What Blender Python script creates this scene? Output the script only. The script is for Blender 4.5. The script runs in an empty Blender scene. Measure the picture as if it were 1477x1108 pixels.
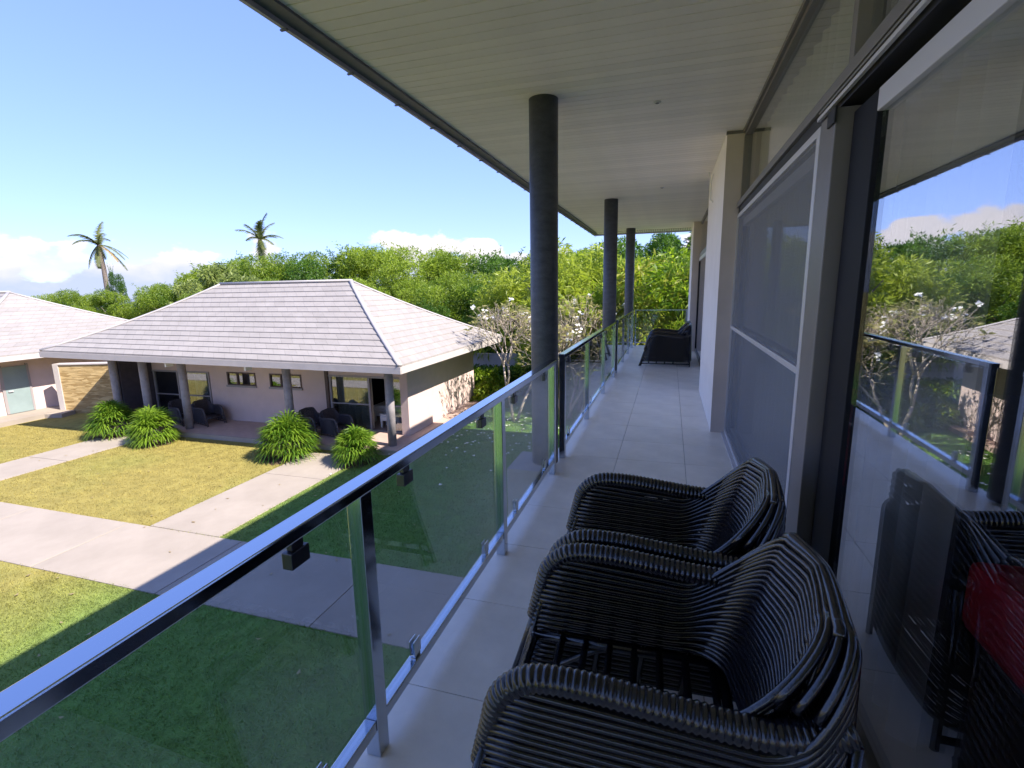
import bpy, math, random
import numpy as np
from mathutils import Vector, Matrix
R = math.radians
random.seed(7); RNG = np.random.default_rng(7)
scene = bpy.context.scene
COL = scene.collection

# ------------------------------------------------------------------ camera
CAM_POS = Vector((0.9147, 0.0, 1.575))
yaw, pitch, roll = 0.3030, 0.1862, -0.0175
fw = Vector((-math.sin(yaw)*math.cos(pitch), math.cos(yaw)*math.cos(pitch), -math.sin(pitch)))
rt = Vector((math.cos(yaw), math.sin(yaw), 0)); up = rt.cross(fw)
rt2 = math.cos(roll)*rt + math.sin(roll)*up; up2 = -math.sin(roll)*rt + math.cos(roll)*up
cd = bpy.data.cameras.new('camera'); cam = bpy.data.objects.new('camera', cd); COL.objects.link(cam)
cd.sensor_width = 36; cd.lens = 17.68; cd.clip_start = 0.02; cd.clip_end = 3000
m = Matrix((( rt2.x, up2.x, -fw.x), (rt2.y, up2.y, -fw.y), (rt2.z, up2.z, -fw.z))).to_4x4()
m.translation = CAM_POS; cam.matrix_world = m
scene.camera = cam
scene.view_settings.view_transform = 'Standard'; scene.view_settings.look = 'None'
scene.view_settings.exposure = 2.5; scene.view_settings.gamma = 1.0

# ------------------------------------------------------------------ sun and sky
SUN_TO = Vector((6.1, -0.9, 6.45)).normalized()
elev = math.asin(SUN_TO.z); azim = math.atan2(SUN_TO.x, SUN_TO.y)
sl = bpy.data.lights.new('sun', 'SUN'); sl.energy = 2.0; sl.angle = R(0.53); sl.color = (1.0, 0.93, 0.82)
so = bpy.data.objects.new('sun', sl); COL.objects.link(so)
so.rotation_euler = (-SUN_TO).to_track_quat('-Z', 'Y').to_euler(); so.location = (20, -3, 25)
world = bpy.data.worlds.new('World'); scene.world = world; world.use_nodes = True
wn, wl = world.node_tree.nodes, world.node_tree.links
bg = wn['Background']; bg.inputs['Strength'].default_value = 0.15
sky = wn.new('ShaderNodeTexSky'); sky.sky_type = 'NISHITA'; sky.sun_disc = False
sky.sun_elevation = elev; sky.sun_rotation = azim; sky.altitude = 0; sky.air_density = 1.0; sky.dust_density = 0.0; sky.ozone_density = 1.5
def wmath(op, a, b=None, c=None):
    n = wn.new('ShaderNodeMath'); n.operation = op
    for i, v in enumerate((a, b, c)):
        if v is None: continue
        if isinstance(v, (int, float)): n.inputs[i].default_value = v
        else: wl.new(v, n.inputs[i])
    return n.outputs[0]
tc = wn.new('ShaderNodeTexCoord'); sep = wn.new('ShaderNodeSeparateXYZ'); wl.new(tc.outputs['Generated'], sep.inputs[0])
mp = wn.new('ShaderNodeMapping'); mp.inputs['Scale'].default_value = (1, 1, 1.7); mp.inputs['Location'].default_value = (3.1, 1.75, 0); wl.new(tc.outputs['Generated'], mp.inputs[0])
nz = wn.new('ShaderNodeTexNoise'); nz.inputs['Scale'].default_value = 8.5; nz.inputs['Detail'].default_value = 9; nz.inputs['Roughness'].default_value = 0.52; wl.new(mp.outputs[0], nz.inputs['Vector'])
thr = wmath('MULTIPLY_ADD', sep.outputs[2], 2.9, 0.27)
val = wmath('SUBTRACT', nz.outputs['Fac'], thr)
mr = wn.new('ShaderNodeMapRange'); mr.interpolation_type = 'SMOOTHSTEP'; mr.inputs['From Min'].default_value = -0.005; mr.inputs['From Max'].default_value = 0.06; wl.new(val, mr.inputs[0])
mr2 = wn.new('ShaderNodeMapRange'); mr2.inputs['From Min'].default_value = 0.02; mr2.inputs['From Max'].default_value = 0.075; wl.new(sep.outputs[2], mr2.inputs[0])
cc = wn.new('ShaderNodeMix'); cc.data_type = 'RGBA'
cc.inputs[6].default_value = (0.80, 0.92, 1.27, 1); cc.inputs[7].default_value = (1.45, 1.36, 1.44, 1)
nz2 = wn.new('ShaderNodeTexNoise'); nz2.inputs['Scale'].default_value = 16; nz2.inputs['Detail'].default_value = 7; wl.new(mp.outputs[0], nz2.inputs['Vector'])
puff = wmath('MULTIPLY_ADD', nz2.outputs['Fac'], 1.6, -0.8)
cfac = wn.new('ShaderNodeMath'); cfac.operation = 'ADD'; cfac.use_clamp = True; wl.new(puff, cfac.inputs[0]); wl.new(mr2.outputs[0], cfac.inputs[1]); wl.new(cfac.outputs[0], cc.inputs[0])
tint = wn.new('ShaderNodeMix'); tint.data_type = 'RGBA'; tint.blend_type = 'MULTIPLY'; tint.inputs[0].default_value = 1
tint.inputs[7].default_value = (0.350, 0.428, 0.76, 1); gam = wn.new('ShaderNodeGamma'); gam.inputs[1].default_value = 0.55; wl.new(sky.outputs[0], gam.inputs[0]); wl.new(gam.outputs[0], tint.inputs[6])
mx = wn.new('ShaderNodeMix'); mx.data_type = 'RGBA'; wl.new(mr.outputs[0], mx.inputs[0]); wl.new(tint.outputs[2], mx.inputs[6]); wl.new(cc.outputs[2], mx.inputs[7])
wl.new(mx.outputs[2], bg.inputs['Color'])

# ------------------------------------------------------------------ materials
MATS = {}
def mat(name, col, rough=0.6, metal=0.0, spec=0.5, var=0.0, vscale=5.0, bump=0.0, bscale=40.0, col2=None, stretch=(1,1,1), detail=5, coat=0.0, objvar=0.0):
    """principled with noise colour variation, fine bump, optional per-object variation"""
    M = bpy.data.materials.new(name); M.use_nodes = True; MATS[name] = M
    n, l = M.node_tree.nodes, M.node_tree.links; b = n['Principled BSDF']
    b.inputs['Base Color'].default_value = (*col, 1); b.inputs['Roughness'].default_value = rough
    b.inputs['Metallic'].default_value = metal; b.inputs['Specular IOR Level'].default_value = spec
    b.inputs['Coat Weight'].default_value = coat
    if var or bump or col2 or objvar:
        t = n.new('ShaderNodeTexCoord'); mpn = n.new('ShaderNodeMapping'); l.new(t.outputs['Object'], mpn.inputs[0]); mpn.inputs['Scale'].default_value = stretch
    out = None
    if var or col2:
        nzt = n.new('ShaderNodeTexNoise'); nzt.inputs['Scale'].default_value = vscale; nzt.inputs['Detail'].default_value = detail; nzt.inputs['Roughness'].default_value = 0.62
        l.new(mpn.outputs[0], nzt.inputs['Vector'])
        rp = n.new('ShaderNodeValToRGB'); e = rp.color_ramp.elements; e[0].position = 0.3; e[1].position = 0.7
        a = col; c2 = col2 or tuple(min(1, c*(1+var)) for c in col)
        if not col2: a = tuple(c*(1-var) for c in col)
        e[0].color = (*a, 1); e[1].color = (*c2, 1); l.new(nzt.outputs['Fac'], rp.inputs[0]); out = rp.outputs[0]
    if objvar:
        oi = n.new('ShaderNodeObjectInfo'); mv = n.new('ShaderNodeMapRange'); mv.inputs['To Min'].default_value = 1-objvar; mv.inputs['To Max'].default_value = 1+objvar
        l.new(oi.outputs['Random'], mv.inputs[0])
        mm = n.new('ShaderNodeMix'); mm.data_type = 'RGBA'; mm.blend_type = 'MULTIPLY'; mm.inputs[0].default_value = 1
        if out: l.new(out, mm.inputs[6])
        else: mm.inputs[6].default_value = (*col, 1)
        l.new(mv.outputs[0], mm.inputs[7]); out = mm.outputs[2]
    if out: l.new(out, b.inputs['Base Color'])
    if bump:
        nb = n.new('ShaderNodeTexNoise'); nb.inputs['Scale'].default_value = bscale; nb.inputs['Detail'].default_value = 6
        l.new(mpn.outputs[0], nb.inputs['Vector'])
        bp = n.new('ShaderNodeBump'); bp.inputs['Strength'].default_value = bump; bp.inputs['Distance'].default_value = 0.02
        l.new(nb.outputs['Fac'], bp.inputs['Height']); l.new(bp.outputs[0], b.inputs['Normal'])
    return M
def leafmat(name, c1, c2, trans=0.45, rough=0.45, vscale=0.9):
    M = bpy.data.materials.new(name); M.use_nodes = True; MATS[name] = M
    n, l = M.node_tree.nodes, M.node_tree.links; b = n['Principled BSDF']; o = n['Material Output']
    g = n.new('ShaderNodeNewGeometry'); oi = n.new('ShaderNodeObjectInfo')
    nzt = n.new('ShaderNodeTexNoise'); nzt.inputs['Scale'].default_value = vscale; nzt.inputs['Detail'].default_value = 3
    l.new(g.outputs['Position'], nzt.inputs['Vector'])
    ad = n.new('ShaderNodeMath'); ad.operation = 'MULTIPLY_ADD'; ad.inputs[1].default_value = 0.45; l.new(g.outputs['Random Per Island'], ad.inputs[0]); l.new(nzt.outputs['Fac'], ad.inputs[2])
    a2 = n.new('ShaderNodeMath'); a2.operation = 'MULTIPLY_ADD'; a2.inputs[1].default_value = 0.25; l.new(oi.outputs['Random'], a2.inputs[0]); l.new(ad.outputs[0], a2.inputs[2])
    rp = n.new('ShaderNodeValToRGB'); e = rp.color_ramp.elements; e[0].position = 0.5; e[1].position = 1.15
    e[0].color = (*c1, 1); e[1].color = (*c2, 1); l.new(a2.outputs[0], rp.inputs[0])
    l.new(rp.outputs[0], b.inputs['Base Color']); b.inputs['Roughness'].default_value = rough; b.inputs['Specular IOR Level'].default_value = 0.35
    tr = n.new('ShaderNodeBsdfTranslucent'); hs = n.new('ShaderNodeHueSaturation'); hs.inputs['Value'].default_value = 1.5; hs.inputs['Saturation'].default_value = 1.05
    l.new(rp.outputs[0], hs.inputs['Color']); l.new(hs.outputs[0], tr.inputs['Color'])
    mxs = n.new('ShaderNodeMixShader'); mxs.inputs[0].default_value = trans; l.new(b.outputs[0], mxs.inputs[1]); l.new(tr.outputs[0], mxs.inputs[2]); l.new(mxs.outputs[0], o.inputs['Surface'])
    return M
def glassmat(name, tintc, refl_min, refl_max, rough=0.0):
    M = bpy.data.materials.new(name); M.use_nodes = True; MATS[name] = M
    n, l = M.node_tree.nodes, M.node_tree.links; n.remove(n['Principled BSDF']); o = n['Material Output']
    t = n.new('ShaderNodeBsdfTransparent'); t.inputs[0].default_value = (*tintc, 1)
    g = n.new('ShaderNodeBsdfGlossy'); g.inputs['Roughness'].default_value = rough; g.inputs['Color'].default_value = (0.93, 0.95, 1.0, 1)
    lw = n.new('ShaderNodeFresnel'); ge = n.new('ShaderNodeNewGeometry'); io = n.new('ShaderNodeMapRange'); io.inputs['To Min'].default_value = 1.5; io.inputs['To Max'].default_value = 1/1.5; l.new(ge.outputs['Backfacing'], io.inputs[0]); l.new(io.outputs[0], lw.inputs['IOR'])   # thin pane: the same Fresnel on both faces
    mrn = n.new('ShaderNodeMapRange'); mrn.inputs['To Min'].default_value = refl_min; mrn.inputs['To Max'].default_value = refl_max; l.new(lw.outputs[0], mrn.inputs[0])
    x = n.new('ShaderNodeMixShader'); l.new(mrn.outputs[0], x.inputs[0]); l.new(t.outputs[0], x.inputs[1]); l.new(g.outputs[0], x.inputs[2]); l.new(x.outputs[0], o.inputs['Surface'])
    return M
def sheer(name, col, alpha, trans=0.5):
    M = bpy.data.materials.new(name); M.use_nodes = True; MATS[name] = M
    n, l = M.node_tree.nodes, M.node_tree.links; n.remove(n['Principled BSDF']); o = n['Material Output']
    d = n.new('ShaderNodeBsdfDiffuse'); d.inputs[0].default_value = (*col, 1); tl = n.new('ShaderNodeBsdfTranslucent'); tl.inputs[0].default_value = (*col, 1)
    mm = n.new('ShaderNodeMixShader'); mm.inputs[0].default_value = trans; l.new(d.outputs[0], mm.inputs[1]); l.new(tl.outputs[0], mm.inputs[2])
    t = n.new('ShaderNodeBsdfTransparent'); x = n.new('ShaderNodeMixShader'); x.inputs[0].default_value = alpha
    l.new(t.outputs[0], x.inputs[1]); l.new(mm.outputs[0], x.inputs[2]); l.new(x.outputs[0], o.inputs['Surface'])
    return M

mat('tile', (0.92, 0.85, 0.76), 0.38, var=0.09, vscale=3.5, bump=0.05, bscale=60, objvar=0.025)
mat('grout', (0.30, 0.27, 0.25), 0.9)
mat('ceil', (0.93, 0.84, 0.77), 0.6, var=0.05, vscale=2.5, objvar=0.05)
mat('ceil_gap', (0.30, 0.27, 0.24), 0.9)
mat('fascia', (0.46, 0.43, 0.46), 0.55, var=0.12, vscale=4)
mat('dark_trim_and_shade', (0.15, 0.14, 0.15), 0.6, var=0.2, vscale=6)
mat('column', (0.05, 0.053, 0.065), 0.45, col2=(0.095, 0.10, 0.118), vscale=9, bump=0.25, bscale=55, detail=9, stretch=(1, 1, 2.2))
mat('steel', (0.53, 0.58, 0.65), 0.12, metal=1.0)
mat('steel_dark', (0.10, 0.10, 0.12), 0.3, metal=0.8)
mat('alu', (0.19, 0.175, 0.17), 0.45, metal=0.2, var=0.05)
mat('alu_light', (0.60, 0.58, 0.60), 0.4, metal=0.25)
mat('black_gap', (0.012, 0.012, 0.016), 0.6)
mat('navy_frame', (0.006, 0.0065, 0.010), 0.6, spec=0.2)
mat('stucco', (0.62, 0.48, 0.44), 0.85, var=0.05, vscale=2.5, bump=0.25, bscale=120)
mat('villa_wall', (0.90, 0.84, 0.80), 0.8, var=0.04, vscale=3, bump=0.15, bscale=140)
mat('pier_edge', (0.58, 0.50, 0.45), 0.8, var=0.06, vscale=3, bump=0.15, bscale=140)
mat('plinth', (0.36, 0.35, 0.36), 0.85, var=0.1, vscale=8, bump=0.2, bscale=90)
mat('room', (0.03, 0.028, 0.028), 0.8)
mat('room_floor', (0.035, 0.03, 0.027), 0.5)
mat('rattan', (0.0065, 0.006, 0.010), 0.20, spec=0.8, var=0.3, vscale=14, bump=0.08, bscale=120, objvar=0.3)
mat('rattan_grey', (0.06, 0.052, 0.06), 0.5, var=0.2, vscale=14, bump=0.2, bscale=90)
mat('concrete', (0.285, 0.24, 0.198), 0.88, col2=(0.36, 0.305, 0.255), vscale=0.9, bump=0.25, bscale=70, detail=9)
mat('porch', (0.46, 0.33, 0.28), 0.7, var=0.12, vscale=3, bump=0.1)
mat('shingle', (0.262, 0.236, 0.222), 0.88, col2=(0.305, 0.277, 0.262), vscale=2.2, bump=0.3, bscale=60, detail=9, stretch=(1, 1, 1), objvar=0.04)
mat('roofcap', (0.36, 0.335, 0.33), 0.7, var=0.08)
mat('house_fascia', (0.48, 0.43, 0.41), 0.7, var=0.06, vscale=3)
mat('soffit', (0.55, 0.50, 0.47), 0.8)
mat('house_post', (0.30, 0.27, 0.28), 0.7, var=0.2, vscale=6)
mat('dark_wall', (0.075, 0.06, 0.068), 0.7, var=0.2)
mat('timber_dark', (0.10, 0.065, 0.055), 0.6, var=0.2, vscale=8)
mat('frame_grey', (0.30, 0.27, 0.27), 0.5)
mat('white_paint', (0.78, 0.77, 0.76), 0.5)
mat('teal_door', (0.23, 0.29, 0.29), 0.5, var=0.08, vscale=2)
mat('linen', (0.75, 0.73, 0.72), 0.9, var=0.04)
mat('red_fabric', (0.88, 0.012, 0.03), 0.7, var=0.15, vscale=20, bump=0.2, bscale=300)
mat('trunk', (0.16, 0.13, 0.11), 0.9, var=0.25, vscale=7, bump=0.5, bscale=25)
mat('palm_trunk', (0.17, 0.135, 0.12), 0.9, var=0.2, vscale=5, bump=0.5, bscale=20, stretch=(1, 1, 4))
mat('plum_bark', (0.40, 0.33, 0.26), 0.8, var=0.2, vscale=9, bump=0.3, bscale=30)
mat('petal', (0.85, 0.83, 0.78), 0.6)
mat('soil', (0.10, 0.065, 0.04), 0.95, var=0.4, vscale=12, bump=0.8, bscale=30)
mat('sea', (0.16, 0.18, 0.22), 0.6, var=0.1, vscale=0.05, bump=0.3, bscale=0.6)
mat('boundary', (0.45, 0.39, 0.36), 0.9, var=0.12, vscale=2, bump=0.2)
leafmat('leaf_wood', (0.055, 0.12, 0.012), (0.26, 0.34, 0.04))
leafmat('leaf_wood_dark', (0.025, 0.07, 0.012), (0.10, 0.19, 0.025))
leafmat('leaf_bright', (0.085, 0.165, 0.012), (0.27, 0.36, 0.035))
leafmat('leaf_pale', (0.10, 0.15, 0.03), (0.26, 0.31, 0.09))
leafmat('leaf_yellow', (0.13, 0.19, 0.018), (0.32, 0.38, 0.05))
leafmat('leaf_plum', (0.18, 0.20, 0.05), (0.38, 0.34, 0.14), vscale=3)
leafmat('leaf_fan', (0.045, 0.12, 0.010), (0.20, 0.31, 0.03), vscale=2.5)
leafmat('leaf_hedge', (0.03, 0.07, 0.012), (0.10, 0.17, 0.02))
leafmat('leaf_palm', (0.05, 0.075, 0.02), (0.17, 0.19, 0.065))
leafmat('leaf_dry', (0.30, 0.22, 0.10), (0.46, 0.36, 0.20))
glassmat('balustrade_glass', (0.98, 0.993, 0.988), 0.02, 0.9)
glassmat('door_glass', (0.95, 0.96, 0.96), 0.31, 1.0)
glassmat('clear_glass', (0.94, 0.96, 0.95), 0.05, 1.0)
glassmat('house_glass', (0.72, 0.77, 0.77), 0.16, 1.0)
sheer('screen_mesh', (0.34, 0.35, 0.38), 0.42, 0.15)
sheer('curtain', (0.80, 0.77, 0.68), 0.88, 0.45)
# stone ledge cladding
def stone_mat():
    M = mat('stone', (0.45, 0.30, 0.14), 0.85); n, l = M.node_tree.nodes, M.node_tree.links; b = n['Principled BSDF']
    t = n.new('ShaderNodeTexCoord'); mp2 = n.new('ShaderNodeMapping'); mp2.inputs['Scale'].default_value = (3.2, 3.2, 18); l.new(t.outputs['Object'], mp2.inputs[0])
    v = n.new('ShaderNodeTexVoronoi'); v.inputs['Scale'].default_value = 1; l.new(mp2.outputs[0], v.inputs['Vector'])
    rp = n.new('ShaderNodeValToRGB'); e = rp.color_ramp.elements; e[0].color = (0.30, 0.19, 0.07, 1); e[1].color = (0.58, 0.42, 0.20, 1)
    sp = n.new('ShaderNodeSeparateColor'); l.new(v.outputs['Color'], sp.inputs[0]); l.new(sp.outputs[0], rp.inputs[0]); l.new(rp.outputs[0], b.inputs['Base Color'])
    bp = n.new('ShaderNodeBump'); bp.inputs['Strength'].default_value = 0.8; bp.inputs['Distance'].default_value = 0.03; l.new(sp.outputs[1], bp.inputs['Height']); l.new(bp.outputs[0], b.inputs['Normal'])
stone_mat()
def shingle_joints():
    n, l = MATS['shingle'].node_tree.nodes, MATS['shingle'].node_tree.links; b = n['Principled BSDF']; src = b.inputs['Base Color'].links[0].from_socket
    tcx = n.new('ShaderNodeTexCoord'); sx = n.new('ShaderNodeSeparateXYZ'); l.new(tcx.outputs['Object'], sx.inputs[0]); oi = n.new('ShaderNodeObjectInfo')
    def mth(op, a, b_=None):
        q = n.new('ShaderNodeMath'); q.operation = op
        for i, v in enumerate((a, b_)):
            if v is None: continue
            if isinstance(v, (int, float)): q.inputs[i].default_value = v
            else: l.new(v, q.inputs[i])
        return q.outputs[0]
    u = mth('ADD', mth('MULTIPLY', mth('ADD', sx.outputs[0], sx.outputs[1]), 2.4), mth('MULTIPLY', oi.outputs['Random'], 7.3))
    wnz = n.new('ShaderNodeTexWhiteNoise'); wnz.noise_dimensions = '1D'; l.new(mth('FLOOR', u), wnz.inputs['W'])
    fr = mth('FRACT', u); jt = mth('LESS_THAN', fr, 0.035)
    k = mth('SUBTRACT', mth('ADD', mth('MULTIPLY', wnz.outputs['Value'], 0.09), 0.955), mth('MULTIPLY', jt, 0.28))
    mm = n.new('ShaderNodeMix'); mm.data_type = 'RGBA'; mm.blend_type = 'MULTIPLY'; mm.inputs[0].default_value = 1; l.new(src, mm.inputs[6]); l.new(k, mm.inputs[7]); l.new(mm.outputs[2], b.inputs['Base Color'])
shingle_joints()
# turf: greener towards our building, drier (straw) on the plots nearer the bungalow, mown stripes
def turf_mat(name, blade=False):
    M = bpy.data.materials.new(name); M.use_nodes = True; MATS[name] = M
    n, l = M.node_tree.nodes, M.node_tree.links; b = n['Principled BSDF']; b.inputs['Roughness'].default_value = 0.85; b.inputs['Specular IOR Level'].default_value = 0.15
    g = n.new('ShaderNodeNewGeometry'); s = n.new('ShaderNodeSeparateXYZ'); l.new(g.outputs['Position'], s.inputs[0])
    n1 = n.new('ShaderNodeTexNoise'); n1.inputs['Scale'].default_value = 0.35; n1.inputs['Detail'].default_value = 6; l.new(g.outputs['Position'], n1.inputs['Vector'])
    ma = n.new('ShaderNodeMapRange'); ma.inputs['From Min'].default_value = -6.3; ma.inputs['From Max'].default_value = -9.6; l.new(s.outputs[0], ma.inputs[0])
    ad = n.new('ShaderNodeMath'); ad.operation = 'MULTIPLY_ADD'; ad.inputs[1].default_value = 0.9; ad.inputs[2].default_value = -0.45; l.new(n1.outputs['Fac'], ad.inputs[0])
    a2 = n.new('ShaderNodeMath'); a2.operation = 'ADD'; a2.use_clamp = True; l.new(ma.outputs[0], a2.inputs[0]); l.new(ad.outputs[0], a2.inputs[1])
    mc = n.new('ShaderNodeMix'); mc.data_type = 'RGBA'; mc.inputs[6].default_value = (0.125, 0.24, 0.052, 1); mc.inputs[7].default_value = (0.31, 0.255, 0.075, 1); l.new(a2.outputs[0], mc.inputs[0])
    n2 = n.new('ShaderNodeTexNoise'); n2.inputs['Scale'].default_value = 3.5; n2.inputs['Detail'].default_value = 10; n2.inputs['Roughness'].default_value = 0.7; l.new(g.outputs['Position'], n2.inputs['Vector'])
    mr_ = n.new('ShaderNodeMapRange'); mr_.inputs['From Min'].default_value = 0.25; mr_.inputs['From Max'].default_value = 0.75; mr_.inputs['To Min'].default_value = 0.68; mr_.inputs['To Max'].default_value = 1.3; l.new(n2.outputs['Fac'], mr_.inputs[0])
    mm = n.new('ShaderNodeMix'); mm.data_type = 'RGBA'; mm.blend_type = 'MULTIPLY'; mm.inputs[0].default_value = 1; l.new(mc.outputs[2], mm.inputs[6]); l.new(mr_.outputs[0], mm.inputs[7])
    col = mm.outputs[2]
    if blade:
        rv = n.new('ShaderNodeMapRange'); rv.inputs['To Min'].default_value = 0.75; rv.inputs['To Max'].default_value = 1.45; l.new(g.outputs['Random Per Island'], rv.inputs[0])
        m3 = n.new('ShaderNodeMix'); m3.data_type = 'RGBA'; m3.blend_type = 'MULTIPLY'; m3.inputs[0].default_value = 1; l.new(col, m3.inputs[6]); l.new(rv.outputs[0], m3.inputs[7]); col = m3.outputs[2]
        tr = n.new('ShaderNodeBsdfTranslucent'); l.new(col, tr.inputs[0]); x = n.new('ShaderNodeMixShader'); x.inputs[0].default_value = 0.35
        l.new(b.outputs[0], x.inputs[1]); l.new(tr.outputs[0], x.inputs[2]); l.new(x.outputs[0], n['Material Output'].inputs['Surface'])
    else:
        n3 = n.new('ShaderNodeTexNoise'); n3.inputs['Scale'].default_value = 45; n3.inputs['Detail'].default_value = 5; l.new(g.outputs['Position'], n3.inputs['Vector'])
        bp = n.new('ShaderNodeBump'); bp.inputs['Strength'].default_value = 0.9; bp.inputs['Distance'].default_value = 0.04; l.new(n3.outputs['Fac'], bp.inputs['Height']); l.new(bp.outputs[0], b.inputs['Normal'])
    l.new(col, b.inputs['Base Color'])
for nm_, cdry in (('leaf_bright',(0.30,0.31,0.05)),):
    for nd in MATS[nm_].node_tree.nodes:
        if nd.type == 'VALTORGB': nd.color_ramp.elements[1].position = 0.98; e_ = nd.color_ramp.elements.new(1.0); e_.color = (*cdry,1)
turf_mat('turf'); turf_mat('turf_blade', True)

# ------------------------------------------------------------------ helpers
class MB:
    def __init__(s): s.v = []; s.f = []
    def box(s, x0, x1, y0, y1, z0, z1):
        i = len(s.v)
        s.v += [(x0,y0,z0),(x1,y0,z0),(x1,y1,z0),(x0,y1,z0),(x0,y0,z1),(x1,y0,z1),(x1,y1,z1),(x0,y1,z1)]
        s.f += [(i,i+3,i+2,i+1),(i+4,i+5,i+6,i+7),(i,i+1,i+5,i+4),(i+1,i+2,i+6,i+5),(i+2,i+3,i+7,i+6),(i+3,i,i+4,i+7)]; return s
    def hexa(s, p):
        i = len(s.v); s.v += [tuple(q) for q in p]
        s.f += [(i,i+3,i+2,i+1),(i+4,i+5,i+6,i+7),(i,i+1,i+5,i+4),(i+1,i+2,i+6,i+5),(i+2,i+3,i+7,i+6),(i+3,i,i+4,i+7)]; return s
    def quad(s, a, b, c, d):
        i = len(s.v); s.v += [tuple(a), tuple(b), tuple(c), tuple(d)]; s.f.append((i,i+1,i+2,i+3)); return s
    def tube(s, pts, rad, n=8, cap=True, flat=1.0):
        pts = [Vector(p) for p in pts]; k = len(pts); i0 = len(s.v)
        if isinstance(rad, (int, float)): rad = [rad]*k
        t0 = (pts[1]-pts[0]).normalized()
        u = t0.orthogonal().normalized() if abs(t0.z) > 0.95 else t0.cross(Vector((0,0,1))).normalized()
        for j, p in enumerate(pts):
            t = (pts[min(j+1, k-1)]-pts[max(j-1, 0)])
            if t.length < 1e-9: t = t0
            t.normalize(); u = (u - t*u.dot(t)); u = u.normalized() if u.length > 1e-6 else t.orthogonal().normalized()
            w = t.cross(u)
            for a in range(n):
                an = 2*math.pi*a/n
                s.v.append(tuple(p + u*(rad[j]*math.cos(an)) + w*(rad[j]*flat*math.sin(an))))
        for j in range(k-1):
            for a in range(n):
                b = (a+1) % n
                s.f.append((i0+j*n+a, i0+j*n+b, i0+(j+1)*n+b, i0+(j+1)*n+a))
        if cap:
            s.f.append(tuple(i0+a for a in reversed(range(n)))); s.f.append(tuple(i0+(k-1)*n+a for a in range(n)))
        return s
    def mesh(s, name, material, org=(0,0,0), smooth=False):
        me = bpy.data.meshes.new(name)
        ox, oy, oz = org
        me.from_pydata([(x-ox, y-oy, z-oz) for x, y, z in s.v], [], s.f)
        me.materials.append(MATS[material])
        if smooth: me.shade_smooth()
        me.update(); return me
def link(name, me, parent=None, loc=None, bevel=0):
    o = bpy.data.objects.new(name, me); COL.objects.link(o)
    if parent: o.parent = parent
    if loc: o.location = loc
    if bevel:
        b = o.modifiers.new('bevel', 'BEVEL'); b.width = bevel; b.segments = 2; b.limit_method = 'ANGLE'
    return o
def root_loc(o):
    while o.parent: o = o.parent
    return tuple(o.location)
def part(name, mb, material, parent, smooth=False, bevel=0, label=None):
    """world-coordinate geometry linked under a (translated only) thing"""
    o = link(name, mb.mesh(name, material, root_loc(parent), smooth), parent, None, bevel)
    if label: o['label'] = label
    return o
def tag(o, label, cat, group=None):
    o['label'] = label; o['category'] = cat
    if group: o['group'] = group
    return o
def thing(name, label, cat, loc=(0,0,0), group=None, rz=0):
    o = bpy.data.objects.new(name, None); COL.objects.link(o); o.location = loc; o.rotation_euler = (0,0,rz); o.empty_display_size = 0.2
    return tag(o, label, cat, group)
def struct(name, mb, material, smooth=False, bevel=0):
    o = link(name, mb.mesh(name, material, (0,0,0), smooth), None, None, bevel); o['kind'] = 'structure'; return o
def copy_tree(o, parent=None):
    c = o.copy(); COL.objects.link(c); c.parent = parent
    for ch in o.children: copy_tree(ch, c)
    return c
def fastmesh(name, V, F, material, smooth=False):
    """V (n,3) and F (m,k) numpy arrays"""
    me = bpy.data.meshes.new(name); V = np.asarray(V, np.float32); F = np.asarray(F, np.int32); k = F.shape[1]
    me.vertices.add(len(V)); me.vertices.foreach_set('co', V.ravel())
    me.loops.add(F.size); me.loops.foreach_set('vertex_index', F.ravel())
    me.polygons.add(len(F)); me.polygons.foreach_set('loop_start', np.arange(0, F.size, k, dtype=np.int32))
    me.materials.append(MATS[material]); me.update(calc_edges=True); me.validate()
    return me
def unit(a): return a/np.maximum(np.linalg.norm(a, axis=-1, keepdims=True), 1e-9)

GZ = -3.2          # lawn level below the balcony floor
# ================================================================== SETTING
g = MB()
ax = [-900,-120,-40,-20,0,20,60,900]
g.quad((-900,-900,GZ),(900,-900,GZ),(900,900,GZ),(-900,900,GZ)); struct('ground', g, 'turf')
g2 = MB(); g2.quad((-900,-900,GZ+0.02),(-95,-900,GZ+0.02),(-95,900,GZ+0.02),(-900,900,GZ+0.02)); struct('sea', g2, 'sea')
# concrete paths (slabs with sunk joints)
PATHS = [(-60,-1.2,5.33,7.12),(-9.35,-7.5,7.12,11.9),(-17.6,-15.9,7.12,12.2)]
pathroot = MB().box(-60,-0.9,5.36,7.09,GZ-0.1,GZ+0.004).box(-9.32,-7.53,7.09,12.2,GZ-0.1,GZ+0.0035).box(-17.57,-15.93,7.09,12.2,GZ-0.1,GZ+0.0032)
path = struct('path', pathroot, 'concrete')
slab_a = MB().box(-1.49,1.49,-0.893,0.893,-0.05,0.018).mesh('slab','concrete')
for k in range(14): link('slab', slab_a, path, (-2.4-3.0*k, 6.225, GZ), 0.006)
slab_b = MB().box(-0.921,0.921,-1.59,1.59,-0.05,0.018).mesh('slab','concrete')
for k in range(1): link('slab', slab_b, path, (-8.425, 7.13+1.6, GZ), 0.006)
slab_b2 = MB().box(-0.921,0.921,-0.94,0.94,-0.05,0.018).mesh('slab','concrete'); link('slab', slab_b2, path, (-8.425, 10.33+0.945, GZ), 0.006)
slab_c = MB().box(-0.846,0.846,-1.24,1.24,-0.05,0.018).mesh('slab','concrete')
for k in range(2): link('slab', slab_c, path, (-16.75, 7.13+1.25+2.5*k, GZ), 0.006)

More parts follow.
